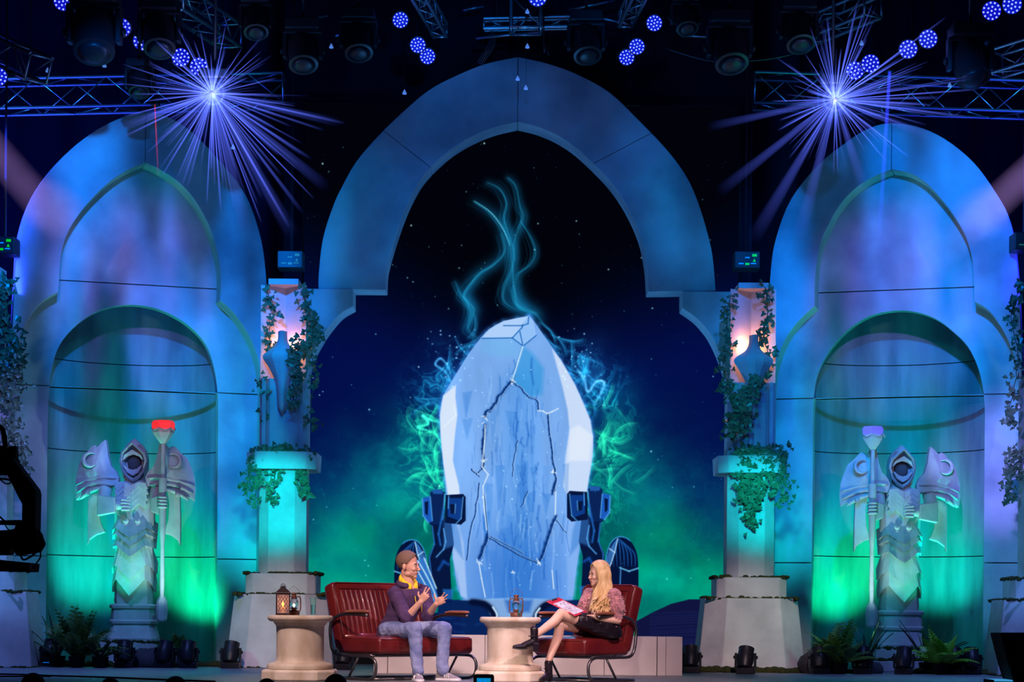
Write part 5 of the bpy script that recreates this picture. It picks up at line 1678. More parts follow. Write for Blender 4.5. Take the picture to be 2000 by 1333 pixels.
# ---------------------------------------------------------------- marble side tables
def ptable(px, label, seed, tw, cw, bw, spl_=0.0):
    Y = -0.14 if px < 800 else 0.02
    p = P(px, 1300, Y)
    root = thing('pedestal_table', label, 'table', (p.x, Y, 0))
    T = tw / 2
    MB().lathe([(T - .05, .565), (T - .02, .572), (T, .59), (T + .002, .605), (T - .004, .622), (T - .015, .630)], 48).build('table_top', M['marble'], root, smooth=True, sharp=50)
    c = cw / 2
    MB().lathe([(c + .03, .17), (c + .012, .18), (c + .002, .195), (c, .24), (c, .34), (c, .45), (c + .002, .52), (c + .008, .535), (c + .022, .548), (c + .030, .566)], 48).build('drum', M['marble'], root, smooth=True, sharp=40)
    b = bw / 2
    MB().lathe([(b - .05, .105), (b - .035, .112), (b - .03, .135), (b - .035, .155), (b - .06, .168), (b - .08, .172)], 48).build('base_ring', M['marble'], root, smooth=True, sharp=50)
    MB().loft([oct_ring(b * .97, b * .97, b * .42, 0.0), oct_ring(b, b, b * .42, .012), oct_ring(b, b, b * .42, .09), oct_ring(b * .95, b * .95, b * .42, .108)]).build('plinth', M['marble'], root, bevel=.008)
    return root


ptable(586, 'round topped marble pedestal table left of the sofa, with two lanterns', 1, .63, .46, .70)
ptable(996, 'round topped marble pedestal table between the man and the woman', 2, .60, .45, .68, .03)

M['lantern'] = mat('dark_bronze', (0.03, 0.015, 0.018), 0.5)
M['rust'] = mat('rusty_metal', (0.22, 0.08, 0.05), 0.55, metal=0.4, noise=(20, (0.12, 0.06, 0.05), 4))
M['glass'] = mat('clear_glass', (1, 1, 1), 0.02, trans=1.0, ior=1.2, alpha=0.55)
M['water'] = mat('water', (0.75, 0.9, 0.95), 0.02, trans=1.0, ior=1.33, alpha=0.8)
M['frost'] = mat('frosted_pane', (0.50, 0.36, 0.42), 0.4, alpha=0.45)
M['flame'] = mat('candle_flame', (1, .6, .2), 0.5, emit=((1.0, 0.42, 0.06), 6.0))
M['flame2'] = mat('lamp_flame', (1, .7, .5), 0.5, emit=((1.0, 0.55, 0.35), 3.0))
M['wax'] = mat('candle_wax', (0.9, 0.6, 0.35), 0.5, emit=((1.0, 0.35, 0.05), 0.7))
TT = 0.6305


def lattice_lantern(loc, rz):
    root = thing('lantern', 'dark square candle lantern with lattice panes and warm flame, on the left table', 'lantern', loc, rz)
    w = .062
    MB().box((0, 0, .010), (2 * w + .016, 2 * w + .016, .02)).build('base', M['lantern'], root, bevel=.003)
    MB().box((0, 0, .205), (2 * w + .012, 2 * w + .012, .012)).build('top_frame', M['lantern'], root, bevel=.002)
    for a in (-1, 1):
        for b in (-1, 1):
            MB().box((a * w, b * w, .11), (.012, .012, .19)).build('post', M['lantern'], root)
    MB().loft([[Vector((x * k, y * k, z)) for x, y in ((-1, -1), (1, -1), (1, 1), (-1, 1))] for k, z in ((w + .014, .211), (w + .010, .219), (.026, .262), (.024, .268))]).build('roof', M['lantern'], root)
    MB().lathe([(.03, .266), (.034, .272), (.012, .276), (.010, .284)], 12).build('cap', M['lantern'], root, smooth=True)
    MB().tube([(-.020, 0, .272), (-.018, 0, .292), (0, 0, .304), (.018, 0, .292), (.020, 0, .272)], .004, 6).build('ring_handle', M['lantern'], root, smooth=True)
    for k in range(4):
        R = Matrix.Rotation(k * PI / 2, 3, 'Z')
        pane = MB().box(R @ Vector((0, -w + .003, .11)), (2 * w - .012, .002, .18), m=R).build('pane', M['frost'], root)
        lt = MB()
        for i in range(-3, 4):
            for s in (-1, 1):
                pts = []
                for t in range(0, 21):
                    x, z = (t - 10) * .012 * s, .11 + (t - 10) * .018 + i * .045
                    if abs(x) < w - .008 and .022 < z < .198: pts.append(R @ Vector((x, -w - .001, z)))
                if len(pts) > 1: lt.tube([pts[0], pts[-1]], .0016, 4)
        lt.build('lattice', M['lantern'], pane)
    MB().lathe([(.026, .021), (.027, .075), (.02, .078)], 14).build('candle', M['wax'], root, smooth=True, sharp=50)
    MB().lathe([(.002, .08), (.012, .092), (.013, .102), (.006, .12), (.001, .135)], 10).build('flame', M['flame'], root, smooth=True)
    point('candle_light', Vector(loc) + Vector((0, -.02, .12)), (1, .5, .15), 0.9, .02)
    return root


def storm_lantern(loc, label, flame, rz=0.0):
    root = thing('storm_lantern', label, 'lantern', loc, rz)
    MB().lathe([(.052, 0), (.056, .006), (.056, .032), (.046, .045), (.022, .052), (.022, .062)], 24).build('fuel_tank', M['rust'], root, smooth=True, sharp=45)
    MB().lathe([(.03, .060), (.034, .068), (.03, .074)], 20).build('burner', M['rust'], root, smooth=True)
    MB().lathe([(.024, .074), (.038, .095), (.043, .118), (.038, .142), (.028, .160)], 20).build('glass_globe', M['glass'], root, smooth=True)
    MB().lathe([(.030, .160), (.032, .172), (.024, .178), (.026, .186), (.020, .20), (.028, .206), (.026, .214), (.012, .220)], 20).build('chimney', M['rust'], root, smooth=True, sharp=45)
    for s in (-1, 1):
        MB().tube([(s * .04, 0, .035), (s * .062, 0, .045), (s * .066, 0, .07), (s * .066, 0, .15), (s * .058, 0, .178), (s * .03, 0, .185)], .0065, 7).build('side_tube', M['rust'], root, smooth=True)
    MB().tube([(-.066, 0, .16), (-.055, .01, .24), (0, .014, .285), (.055, .01, .24), (.066, 0, .16)], .0018, 5).build('wire_handle', M['rust'], root, smooth=True)
    MB().tube([(-.03, -.03, .10), (0, -.046, .12), (.03, -.03, .14)], .0015, 4).build('globe_wire', M['rust'], root)
    if flame:
        MB().lathe([(.002, .08), (.008, .09), (.008, .10), (.001, .118)], 10).build('flame', M['flame2'], root, smooth=True)
        point('lamp_light', Vector(loc) + Vector((0, -.0, .10)), (1, .6, .3), 0.25, .01)
    return root


def tumbler(loc, label, r, h, fill_, group=None):
    root = thing('water_glass', label, 'glass', loc, group=group)
    MB().lathe([(.001, .002), (r * .8, .002), (r * .86, .006), (r, h), (r * .94, h), (r * .8, .012), (.001, .011)], 20).build('tumbler', M['glass'], root, smooth=True, sharp=50)
    MB().lathe([(.001, .012), (r * .79, .0125), (r * .86, h * fill_), (.001, h * fill_ + .0005)], 20).build('water', M['water'], root, smooth=True, sharp=50)
    return root


def onTable(px, Y): return (P(px, 1200, Y).x, Y, TT)


lattice_lantern(onTable(552.5, -.22), .12)
storm_lantern(onTable(574, -.04), 'small rusty storm lantern behind the lattice lantern, left table', True, .3)
tumbler(onTable(611.5, -.18), 'tall glass of water on the left table', .029, .175, .58)
storm_lantern(onTable(1008, .08), 'rusty storm lantern on the table between the man and woman', False, .1)
tumbler(onTable(1015.5, -.10), 'water glass before the storm lantern on the middle table', .026, .125, .55)
# ---------------------------------------------------------------- people
M['skin_m'] = mat('skin', (0.72, 0.40, 0.29), 0.5, noise=(14, (0.66, 0.33, 0.24), 3))
M['skin_f'] = mat('skin', (0.80, 0.50, 0.38), 0.45, noise=(14, (0.76, 0.44, 0.33), 3))
M['hair_m'] = mat('short_brown_hair', (0.17, 0.095, 0.065), 0.7, noise=(60, (0.21, 0.12, 0.08), 3), bump=(120, .08))
M['hair_f'] = mat('blond_hair', (0.62, 0.38, 0.15), 0.4, noise=(26, (0.85, 0.62, 0.32), 3, (1, 1, .12)), bump=(60, .1))
M['hoodie'] = mat('plum_hoodie', (0.075, 0.035, 0.11), 0.9, noise=(8, (0.05, 0.022, 0.075), 4), bump=(120, .2))
M['yellow'] = mat('yellow_lining', (0.95, 0.62, 0.02), 0.8, bump=(60, .2))
M['denim'] = mat('washed_denim', (0.12, 0.16, 0.36), 0.85, noise=(4.5, (0.30, 0.34, 0.56), 4), bump=(150, .2))
M['sneaker'] = mat('grey_sneaker', (0.25, 0.23, 0.25), 0.8)
M['white'] = mat('white_rubber', (0.85, 0.82, 0.85), 0.5)
M['pink_fuzz'] = mat('pink_feathery_blouse', (0.62, 0.26, 0.27), 0.9, noise=(26, (0.36, 0.16, 0.20), 4), bump=(40, 1.0), sheen=.5)
M['skirt'] = mat('black_leather_skirt', (0.012, 0.008, 0.014), 0.28, bump=(25, .3))
M['boot'] = mat('black_leather_boot', (0.015, 0.01, 0.018), 0.28, bump=(20, .2))
M['eye'] = mat('eye_white', (0.8, 0.78, 0.76), 0.3)
M['dark'] = mat('dark_iris', (0.02, 0.015, 0.012), 0.3)
M['lips_m'] = mat('lips', (0.55, 0.22, 0.18), 0.5)
M['lips_f'] = mat('rose_lips', (0.62, 0.16, 0.17), 0.4)
M['brow_m'] = mat('brown_brow', (0.14, 0.07, 0.04), 0.8)


def organic(mb, name, mt, parent, origin, voxel=.006, smooth_it=4, wrinkle=None, factor=.5):
    o = mb.build(name, mt, parent, smooth=True, origin=origin)
    r_ = o.modifiers.new('remesh', 'REMESH')
    r_.mode = 'VOXEL'; r_.voxel_size = voxel; r_.use_smooth_shade = True
    s_ = o.modifiers.new('smooth', 'SMOOTH')
    s_.factor = factor; s_.iterations = smooth_it
    if wrinkle:
        tx = bpy.data.textures.new(name + '_folds', 'CLOUDS')
        tx.noise_scale = wrinkle[0]; tx.noise_depth = 1
        d = o.modifiers.new('folds', 'DISPLACE')
        d.texture = tx; d.strength = wrinkle[1]; d.mid_level = .5
        d.texture_coords = 'LOCAL'
    return o


def head_prims(mb, H, s=1.0, fem=False):
    """H: 4x4 matrix, face looks along -Y of it, origin between the eyes' level centre"""
    def B(c, r, n=16, m=12): mb.ball((0, 0, 0), 1, 4, 3) if False else mb.add(*ball_tf(c, r, H, s, n, m))
    B((0, .018, .045), (.074, .094, .083))
    B((0, -.022, -.005), (.062, .066, .075))
    B((0, -.030, -.06), (.052 if not fem else .046, .052, .045))
    B((0, -.066, -.094), (.022, .02, .019) if not fem else (.017, .018, .017))
    B((0, -.045, -.078), (.040 if not fem else .034, .035, .026))
    for k in (-1, 1):
        B((k * .032, -.064, -.028), (.021, .02, .022))
        B((k * .042, -.01, -.07), (.016, .035, .022) if not fem else (.012, .03, .02))
        B((k * .074, .012, -.012), (.009, .018, .030), 10, 8)
        B((k * .031, -.078, .022), (.024, .010, .008), 10, 8)
        B((k * .011, -.098, -.036), (.008, .009, .007), 8, 6)
    mb.add(*tube_tf([(0, -.078, .018), (0, -.092, -.008), (0, -.108, -.030), (0, -.094, -.040)], [.009, .010, .0125, .011] if not fem else [.007, .008, .010, .009], H, s))
    B((0, -.080, -.058), (.024, .012, .007), 10, 8)
    B((0, -.078, -.069), (.020, .012, .007), 10, 8)


def ball_tf(c, r, H, s, n=16, m=12):
    t = MB().ball(c, r, n, m)
    return [H @ (Vector(v) * s) for v in t.v], t.f


def tube_tf(pts, rs, H, s, n=8):
    t = MB().tube(pts, rs, n)
    return [H @ (Vector(v) * s) for v in t.v], t.f


def face_bits(root, O, H, s, lips, brow, fem=False):
    for k in (-1, 1):
        e = MB().add(*ball_tf((k * .031, -.0745, .004), (.013, .010, .007), H, s, 10, 8)).build('eye', M['eye'], root, smooth=True, origin=O)
        MB().add(*ball_tf((k * .031, -.0825, .004), (.0055, .004, .006), H, s, 8, 6)).build('iris', M['dark'], e, smooth=True, origin=O)
        MB().add(*tube_tf([(k * .016, -.088, .020), (k * .032, -.090, .027), (k * .048, -.078, .022)], [.002, .0035, .0015] if not fem else [.0015, .0025, .001], H, s, 6)).build('eyebrow', brow, root, smooth=True, origin=O)
        MB().add(*tube_tf([(k * .017, -.084, .007), (k * .031, -.0865, .0125), (k * .045, -.079, .007)], [.0012, .002, .0014], H, s, 6)).build('eyelid', M['brow_m'], root, smooth=True, origin=O)
    MB().add(*tube_tf([(-.023, -.083, -.062), (-.008, -.0925, -.059), (0, -.092, -.0605), (.008, -.0925, -.059), (.023, -.083, -.062)], [.001, .004, .004, .004, .001], H, s, 8)).build('lips', lips, root, smooth=True, origin=O)
    MB().add(*tube_tf([(-.020, -.083, -.065), (0, -.091, -.0685), (.020, -.083, -.065)], [.001, .0045, .001], H, s, 8)).build('lips', lips, root, smooth=True, origin=O)


def hand(mb, wrist, fwd, palm, side, curls, spread=.16, s=1.0, thumb=(.6, .5), thin=1.0):
    """fwd: along the hand, palm: where the palm faces, side: towards the thumb; curls: 4 values 0..1"""
    f = Vector(fwd).normalized()
    t = Vector(side); t = (t - f * t.dot(f)).normalized()
    p = f.cross(t)
    if p.dot(Vector(palm)) < 0: p = -p
    w = Vector(wrist)
    def L(a, b, c): return w + (f * a + t * b + p * c) * s
    # palm slab
    rings = []
    for a, hw, th in ((-.01, .024, .018), (.02, .032, .017), (.055, .040, .015), (.085, .041, .012), (.095, .036, .009)):
        rings.append([L(a, hw * math.cos(q), th * math.sin(q)) for q in [2 * PI * i / 12 for i in range(12)]])
    mb.loft(rings)
    mb.cone2(L(.015, .018, .006), L(.06, .034, .010), .018 * s, .013 * s, 8)
    for i, (ln, cu) in enumerate(zip((.074, .082, .076, .060), curls)):
        b0 = .029 - i * .0195
        ang = spread * (1.2 - i * .85)
        d = (f * math.cos(ang) + t * math.sin(ang))
        a = L(.085 - abs(i - 1.2) * .004, b0, 0)
        bend = 0.15
        pts = [a - d * .015 * s, a]
        q = a
        for j, fr in enumerate((.45, .30, .25)):
            bend += cu * (1.15 if j < 2 else .8)
            dd = d * math.cos(bend) + p * math.sin(bend)
            q = q + dd * ln * fr * s
            pts.append(q)
        r0 = .0088 * s * thin * (1 if i < 3 else .88)
        mb.tube(pts + [pts[-1] + (pts[-1] - pts[-2]).normalized() * .004 * s], [r0, r0 * 1.05, r0, r0 * .92, r0 * .8, r0 * .4], 8)
    o_, c_ = thumb
    d1 = (f * (1 - o_) + t * (o_ + .35) + p * c_ * .4).normalized()
    d2 = (f * (1.25 - o_) + t * o_ * .7 + p * c_ * .6).normalized()
    a = L(.022, .026, .004)
    b = a + d1 * .042 * s
    c = b + d2 * .032 * s
    mb.tube([a - d1 * .01 * s, a, b, c, c + d2 * .004 * s], [.012 * s, .013 * s, .0105 * s, .0088 * s, .004 * s], 8)


def HM(center, yaw, pitch=0.0, roll=0.0):
    return Matrix.Translation(center) @ Matrix.Rotation(yaw, 4, 'Z') @ Matrix.Rotation(pitch, 4, 'X') @ Matrix.Rotation(roll, 4, 'Y')


def torso_loft(secs, n=20, sq=2.5):
    """secs: (centre, right vector, forward vector, half width, half depth front, half depth back)"""
    rings = []
    for c, rt, fw, hw, df, db in secs:
        c, rt, fw = Vector(c), Vector(rt).normalized(), Vector(fw).normalized()
        rg = []
        for i in range(n):
            a = 2 * PI * i / n
            co, si = math.cos(a), math.sin(a)
            k = (abs(co) ** sq + abs(si) ** sq) ** (-1 / sq)
            rg.append(c + rt * hw * k * co + fw * (df if si > 0 else db) * k * si)
        rings.append(rg)
    return rings


# ================= the man
O = Vector(P(775, 1300, .2)); O.z = 0
O = Vector((O.x, .2, 0))
man = thing('person', 'seated man in plum hoodie and jeans gesturing with both hands', 'person', O)
hipR, hipL = P(757, 1232, .16), P(786, 1231, .40)
knR, knL = P(810, 1231, -.17), P(868, 1229, .10)
anR, anL = P(815, 1304, -.20), P(864, 1301, .05)
pel = (hipR + hipL) / 2
shR, shL = P(772, 1160, .13), P(828, 1158, .42)
chest = (shR + shL) / 2
neck = P(799, 1146, .29)
elR, elL = P(793, 1209, -.06), P(836, 1204, .25)
wrR, wrL = P(822, 1176, -.14), P(852, 1180, .10)
headC = P(798, 1106, .27)
H = HM(headC, math.radians(70), math.radians(2), 0)
b = MB()
head_prims(b, H, 1.10)
b.cone2(neck + Vector((-.005, .01, -.03)), headC + Vector((-.02, .01, -.06)), .062, .056, 14)
rt = (shR - shL).normalized(); fw = Vector((.70, -.71, 0))
b.loft(torso_loft([(pel + Vector((0, 0, -.04)), rt, fw, .13, .10, .10), (pel.lerp(chest, .4), rt, fw, .12, .095, .09), (pel.lerp(chest, .8), rt, fw, .16, .10, .10), (chest + Vector((0, 0, .02)), rt, fw, .13, .07, .07), (neck, rt, fw, .06, .055, .055)]))
for a, e, w_ in ((shR, elR, wrR), (shL, elL, wrL)):
    b.cone2(a, e, .052, .042, 12); b.cone2(e, w_, .043, .0275, 12)
for h, k, a in ((hipR, knR, anR), (hipL, knL, anL)):
    b.cone2(h, k, .072, .052, 12); b.cone2(k, a, .052, .036, 12)
    b.cone2(a, Vector((a.x + .005, a.y + .0, .07)), .034, .03, 10)
# right hand: two fingers up, others curled; left hand open with palm up
hand(b, wrR, (.55, -.25, .72), (.75, .2, -.35), (-.35, -.1, .85), (.10, .10, .75, .9), .20, .98, (.65, .7))
hand(b, wrL, (.70, -.30, .42), (-.3, -.55, .65), (-.45, .1, .85), (.12, .05, .25, .45), .26, .98, (.95, .1))
organic(b, 'body', M['skin_m'], man, O, .0046, 3)
face_bits(man, O, H, 1.10, M['lips_m'], M['brow_m'])
# hair cap
def hair_cap(H, s, keep, r=(.0805, .1015, .0925), c=(0, .018, .047), n=90, m=64):
    t = MB().ball(c, r, n, m)
    kp = [i for i, f in enumerate(t.f) if keep(sum((Vector(t.v[j]) for j in f), Vector()) / len(f))]
    t.f = [t.f[i] for i in kp]
    t.v = [tuple(H @ (Vector(v) * s)) for v in t.v]
    return t
def km(c):
    front = -.066 + max(0, .085 - c.z) * .85
    return c.y > front and (c.z > -.005 or c.y > .035) and c.z > -.045 and not (abs(c.x) > .06 and c.z < .018 and c.y < .035)
hc = hair_cap(H, 1.10, km)
o = hc.build('hair', M['hair_m'], man, smooth=True, origin=O)
so = o.modifiers.new('thick', 'SOLIDIFY'); so.thickness = .004; so.offset = 0
# hoodie
c_ = MB()
secs = [(pel + Vector((-.005, .0, -.055)), rt, fw, .185, .145, .16), (pel + Vector((0, 0, .03)), rt, fw, .185, .15, .155), (pel.lerp(chest, .35), rt, fw, .165, .14, .135), (pel.lerp(chest, .7), rt, fw, .185, .135, .14),
        (chest + Vector((0, 0, -.02)), rt, fw, .175, .115, .12), (chest + Vector((0, 0, .035)), rt, fw, .135, .09, .10), (neck + Vector((0, 0, -.02)), rt, fw, .078, .07, .085)]
c_.loft(torso_loft(secs))
for a, e, w_ in ((shR, elR, wrR), (shL, elL, wrL)):
    c_.cone2(a, e, .078, .066, 14)
    c_.cone2(e, e.lerp(w_, .16), .066, .056, 14)
organic(c_, 'hoodie', M['hoodie'], man, O, .0085, 6, (.07, .022))
hd = MB()
bx = neck + Vector((-.055, .06, .015))
for i in range(9):
    a = -1.9 + i / 8 * 3.8
    d = (-fw) * math.cos(a) + rt * math.sin(a)
    p = neck + d * .085 + Vector((0, 0, .012 + .018 * math.cos(a)))
    hd.ball(p - fw * .02 * max(0, math.cos(a)), (.044, .044, .032 + .02 * max(0, math.cos(a))), 10, 8)
hd.ball(neck - fw * .12 + Vector((0, 0, -.02)), (.10, .06, .045), 12, 8)
organic(hd, 'hood', M['hoodie'], man, O, .008, 6, (.05, .008))
yl = MB()
for i in range(11):
    a = -2.5 + i / 10 * 5.0
    d = (-fw) * math.cos(a) + rt * math.sin(a)
    p = neck + d * (.078 + .01 * math.cos(a)) + Vector((0, 0, .038 + .050 * max(0, math.cos(a)) - .055 * max(0, -math.cos(a))))
    yl.ball(p, (.024, .024, .042), 10, 8)
organic(yl, 'hood_lining', M['yellow'], man, O, .006, 5, (.04, .006))
for k in (-1, 1):
    p0 = neck + fw * .092 + rt * k * .035 + Vector((0, 0, -.05))
    MB().tube([p0, p0 + fw * .035 + Vector((0, 0, -.05)), p0 + fw * .055 + rt * k * .004 + Vector((0, 0, -.11)), p0 + fw * .062 + Vector((0, 0, -.185 + .02 * k))], .0038, 6).build('drawstring', M['yellow'], man, smooth=True, origin=O)
# small white emblem on the chest: a rounded double hump
lg = chest + fw * .128 + Vector((0, 0, -.055)) - rt * .075
mt3 = Matrix((rt, fw, Vector((0, 0, 1)))).transposed()
g_ = MB()
for dx, r_ in ((-.009, .011), (.006, .008)):
    g_.ball(lg + rt * dx, (r_, .005, r_ * 1.1), 10, 6, mt3)
g_.box(lg + Vector((0, 0, -.008)), (.034, .007, .006), m=mt3)
g_.build('chest_emblem', M['white'], man, smooth=True, origin=O)
# jeans
j = MB()
j.loft(torso_loft([(pel + Vector((0, 0, -.085)), rt, fw, .15, .12, .13), (pel + Vector((0, 0, -.02)), rt, fw, .17, .13, .14), (pel + Vector((0, 0, .05)), rt, fw, .15, .12, .12)]))
for h, k, a in ((hipR, knR, anR), (hipL, knL, anL)):
    j.cone2(h, k, .092, .074, 14)
    j.cone2(k, k.lerp(a, .5), .075, .064, 14); j.cone2(k.lerp(a, .5), a + Vector((0, 0, .0)), .064, .060, 14); j.cone2(a, Vector((a.x + .01, a.y - .01, .105)), .060, .058, 14)
organic(j, 'jeans', M['denim'], man, O, .008, 5, (.055, .018))


def sneaker(an, yaw, root, O):
    R = Matrix.Translation((an.x, an.y, 0)) @ Matrix.Rotation(yaw, 4, 'Z')
    def T(v): return R @ Vector(v)
    prof = [(.085, .036, .030), (.06, .042, .034), (.0, .040, .033), (-.06, .044, .035), (-.12, .048, .036), (-.165, .042, .03), (-.19, .022, .02)]
    rings = [[T((w_ * math.cos(a), y, .014 + .012 * math.sin(a))) for a in [2 * PI * i / 12 for i in range(12)]] for y, w_, h in prof]
    up = MB()
    hts = [.075, .082, .085, .075, .056, .042, .03]
    rings2 = []
    for (y, w_, h), ht in zip(prof, hts):
        rings2.append([T((w_ * .93 * math.cos(a), y + (.004 if y < 0 else 0), .024 + max(0, math.sin(a)) * (ht - .024) - .004 * (math.sin(a) < 0))) for a in [2 * PI * i / 14 for i in range(14)]])
    up.loft(rings2)
    up.add(*[[T(v) for v in MB().lathe([(.038, .05), (.043, .075), (.045, .105), (.036, .105)], 14, c=(0, .035, 0), sy=1.15).v], MB().lathe([(.038, .05), (.043, .075), (.045, .105), (.036, .105)], 14).f])
    so_ = MB()
    srings = []
    for y, w_, h in prof:
        srings.append([T((x, y, z)) for x, z in ((-w_, .002), (w_, .002), (w_ * 1.02, .018), (w_ * .98, .026), (-w_ * .98, .026), (-w_ * 1.02, .018))])
    so_.loft(srings)
    sh = up.build('sneaker', M['sneaker'], root, smooth=True, origin=O, sharp=60)
    so_.build('sole', M['white'], sh, origin=O, bevel=.003)
    for s in (-1, 1):
        st = MB()
        for k in range(3):
            y = -.045 - k * .022
            st.tube([T((s * .0435, y, .028)), T((s * .040, y + .012, .045)), T((s * .030, y + .022, .062))], .0035, 5)
        st.build('side_stripes', M['white'], sh, smooth=True, origin=O)
    lc = MB()
    for k in range(4):
        lc.tube([T((-.018, -.05 - k * .018, .071 - k * .006)), T((0, -.052 - k * .018, .078 - k * .007)), T((.018, -.05 - k * .018, .071 - k * .006))], .003, 5)
    lc.build('laces', M['white'], sh, smooth=True, origin=O)


sneaker(anR, math.radians(12), man, O)
sneaker(anL + Vector((.02, 0, 0)), math.radians(55), man, O)
# headset microphone
def hp(v): return H @ (Vector(v) * 1.10)
MB().tube([hp((-.078, .02, .02)), hp((-.082, .0, -.02)), hp((-.070, -.045, -.045)), hp((-.045, -.088, -.055))], .0015, 6).build('headset_microphone', M['skin_f'], man, smooth=True, origin=O)
MB().ball(hp((-.040, -.092, -.056)), .006, 8, 6).build('microphone_tip', M['white'], man, smooth=True, origin=O)

# ================= the woman
O = Vector((P(1172, 1300, .2).x, .2, 0))
wom = thing('person', 'seated blonde woman in pink blouse and black skirt with crossed legs', 'person', O)
hipL, hipR = P(1184, 1231, .08), P(1176, 1232, .26)
knX, knF = P(1096, 1199, -.14), P(1094, 1221, -.08)
anX, anF = P(1042, 1244, -.32), P(1071, 1292, -.12)
pel = (hipL + hipR) / 2 + Vector((.02, .0, .01))
shL, shR = P(1200, 1164, .12), P(1152, 1163, .38)
chest = (shL + shR) / 2
neck = P(1174, 1150, .27)
headC = P(1169, 1123, .25)
elL, wrL = P(1207, 1213, .06), P(1164, 1210, -.03)
elR, wrR = P(1138, 1206, .33), P(1132, 1206, .12)
H = HM(headC, math.radians(-68), math.radians(3), 0)
b = MB()
head_prims(b, H, .98, True)
b.cone2(neck + Vector((.0, .0, -.03)), headC + Vector((.012, .01, -.06)), .050, .045, 14)
rt = (shL - shR).normalized(); fw = Vector((-.72, -.69, 0))
b.loft(torso_loft([(pel + Vector((0, 0, -.04)), rt, fw, .13, .09, .10), (pel.lerp(chest, .45), rt, fw, .10, .08, .08), (pel.lerp(chest, .8), rt, fw, .13, .09, .085), (chest + Vector((0, 0, .02)), rt, fw, .11, .06, .06), (neck, rt, fw, .05, .045, .045)]))
for a, e, w_ in ((shL, elL, wrL), (shR, elR, wrR)):
    b.cone2(a, e, .044, .036, 12); b.cone2(e, w_, .037, .023, 12)
b.cone2(hipL, knX, .076, .050, 14); b.cone2(hipR, knF, .076, .050, 14)
for k, a in ((knX, anX), (knF, anF)):
    m_ = k.lerp(a, .30) + Vector((.014, .018, -.012))
    b.cone2(k, m_, .049, .050, 12); b.cone2(m_, a, .050, .031, 12)
hand(b, wrL, (-.85, -.25, .12), (.1, .2, -.8), (-.3, -.3, .8), (.35, .4, .45, .5), .1, .88, (.6, .4), .9)
hand(b, wrR, (-.2, -.85, -.1), (.2, -.1, -.9), (-.9, .1, .2), (.4, .4, .5, .5), .1, .88, (.6, .4), .9)
organic(b, 'body', M['skin_f'], wom, O, .0046, 3)
face_bits(wom, O, H, .98, M['lips_f'], M['brow_m'], True)
# blouse
c_ = MB()
c_.loft(torso_loft([(pel + Vector((0, 0, .02)), rt, fw, .145, .12, .12), (pel.lerp(chest, .35), rt, fw, .125, .105, .10), (pel.lerp(chest, .7), rt, fw, .145, .125, .105), (chest + Vector((0, 0, -.01)), rt, fw, .135, .095, .095), (chest + Vector((0, 0, .035)), rt, fw, .10, .07, .075), (neck + Vector((0, 0, -.025)), rt, fw, .06, .055, .055)]))
for a, e in ((shL, elL), (shR, elR)):
    c_.cone2(a + Vector((0, 0, .005)), a.lerp(e, .45), .068, .086, 14); c_.cone2(a.lerp(e, .45), a.lerp(e, .86), .086, .052, 14)
bl = organic(c_, 'blouse', M['pink_fuzz'], wom, O, .0075, 3, (.02, .022))
# petals of ruffled fabric on the sleeves
rf = MB()
r = random.Random(21)
for a, e in ((shL, elL), (shR, elR)):
    for k in range(150):
        t = r.uniform(-.1, .85)
        an = r.uniform(0, 2 * PI)
        rad = .062 + .026 * math.sin(PI * min(1, max(0, t + .1)))
        p = a.lerp(e, t) + Vector((math.cos(an) * rad, math.sin(an) * rad, r.uniform(-.01, .01)))
        R = Matrix.Rotation(r.uniform(0, 6.3), 3, 'Z') @ Matrix.Rotation(r.uniform(0, 3.1), 3, 'X')
        s_ = r.uniform(.012, .022)
        rf.add([p, p + R @ Vector((s_, 0, .004)), p + R @ Vector((s_ * .8, s_ * .9, -.003)), p + R @ Vector((0, s_, .006))], [(0, 1, 2, 3)])
o = rf.build('sleeve_ruffles', M['pink_fuzz'], wom, origin=O)
o['kind'] = 'stuff'
# skirt
s_ = MB()
s_.loft(torso_loft([(pel + Vector((0, 0, -.085)), rt, fw, .155, .12, .135), (pel + Vector((0, 0, -.02)), rt, fw, .165, .13, .14), (pel + Vector((0, 0, .06)), rt, fw, .13, .11, .11)]))
s_.cone2(hipL, hipL.lerp(knX, .56), .100, .087, 14); s_.cone2(hipR, hipR.lerp(knF, .52), .098, .084, 14)
organic(s_, 'skirt', M['skirt'], wom, O, .008, 4, (.05, .012))
MB().tube([pel.lerp(chest, .16) + rt * .13 * math.cos(a) + fw * .118 * math.sin(a) for a in [2 * PI * i / 24 for i in range(25)]], .012, 6).build('belt', M['boot'], wom, smooth=True, origin=O)


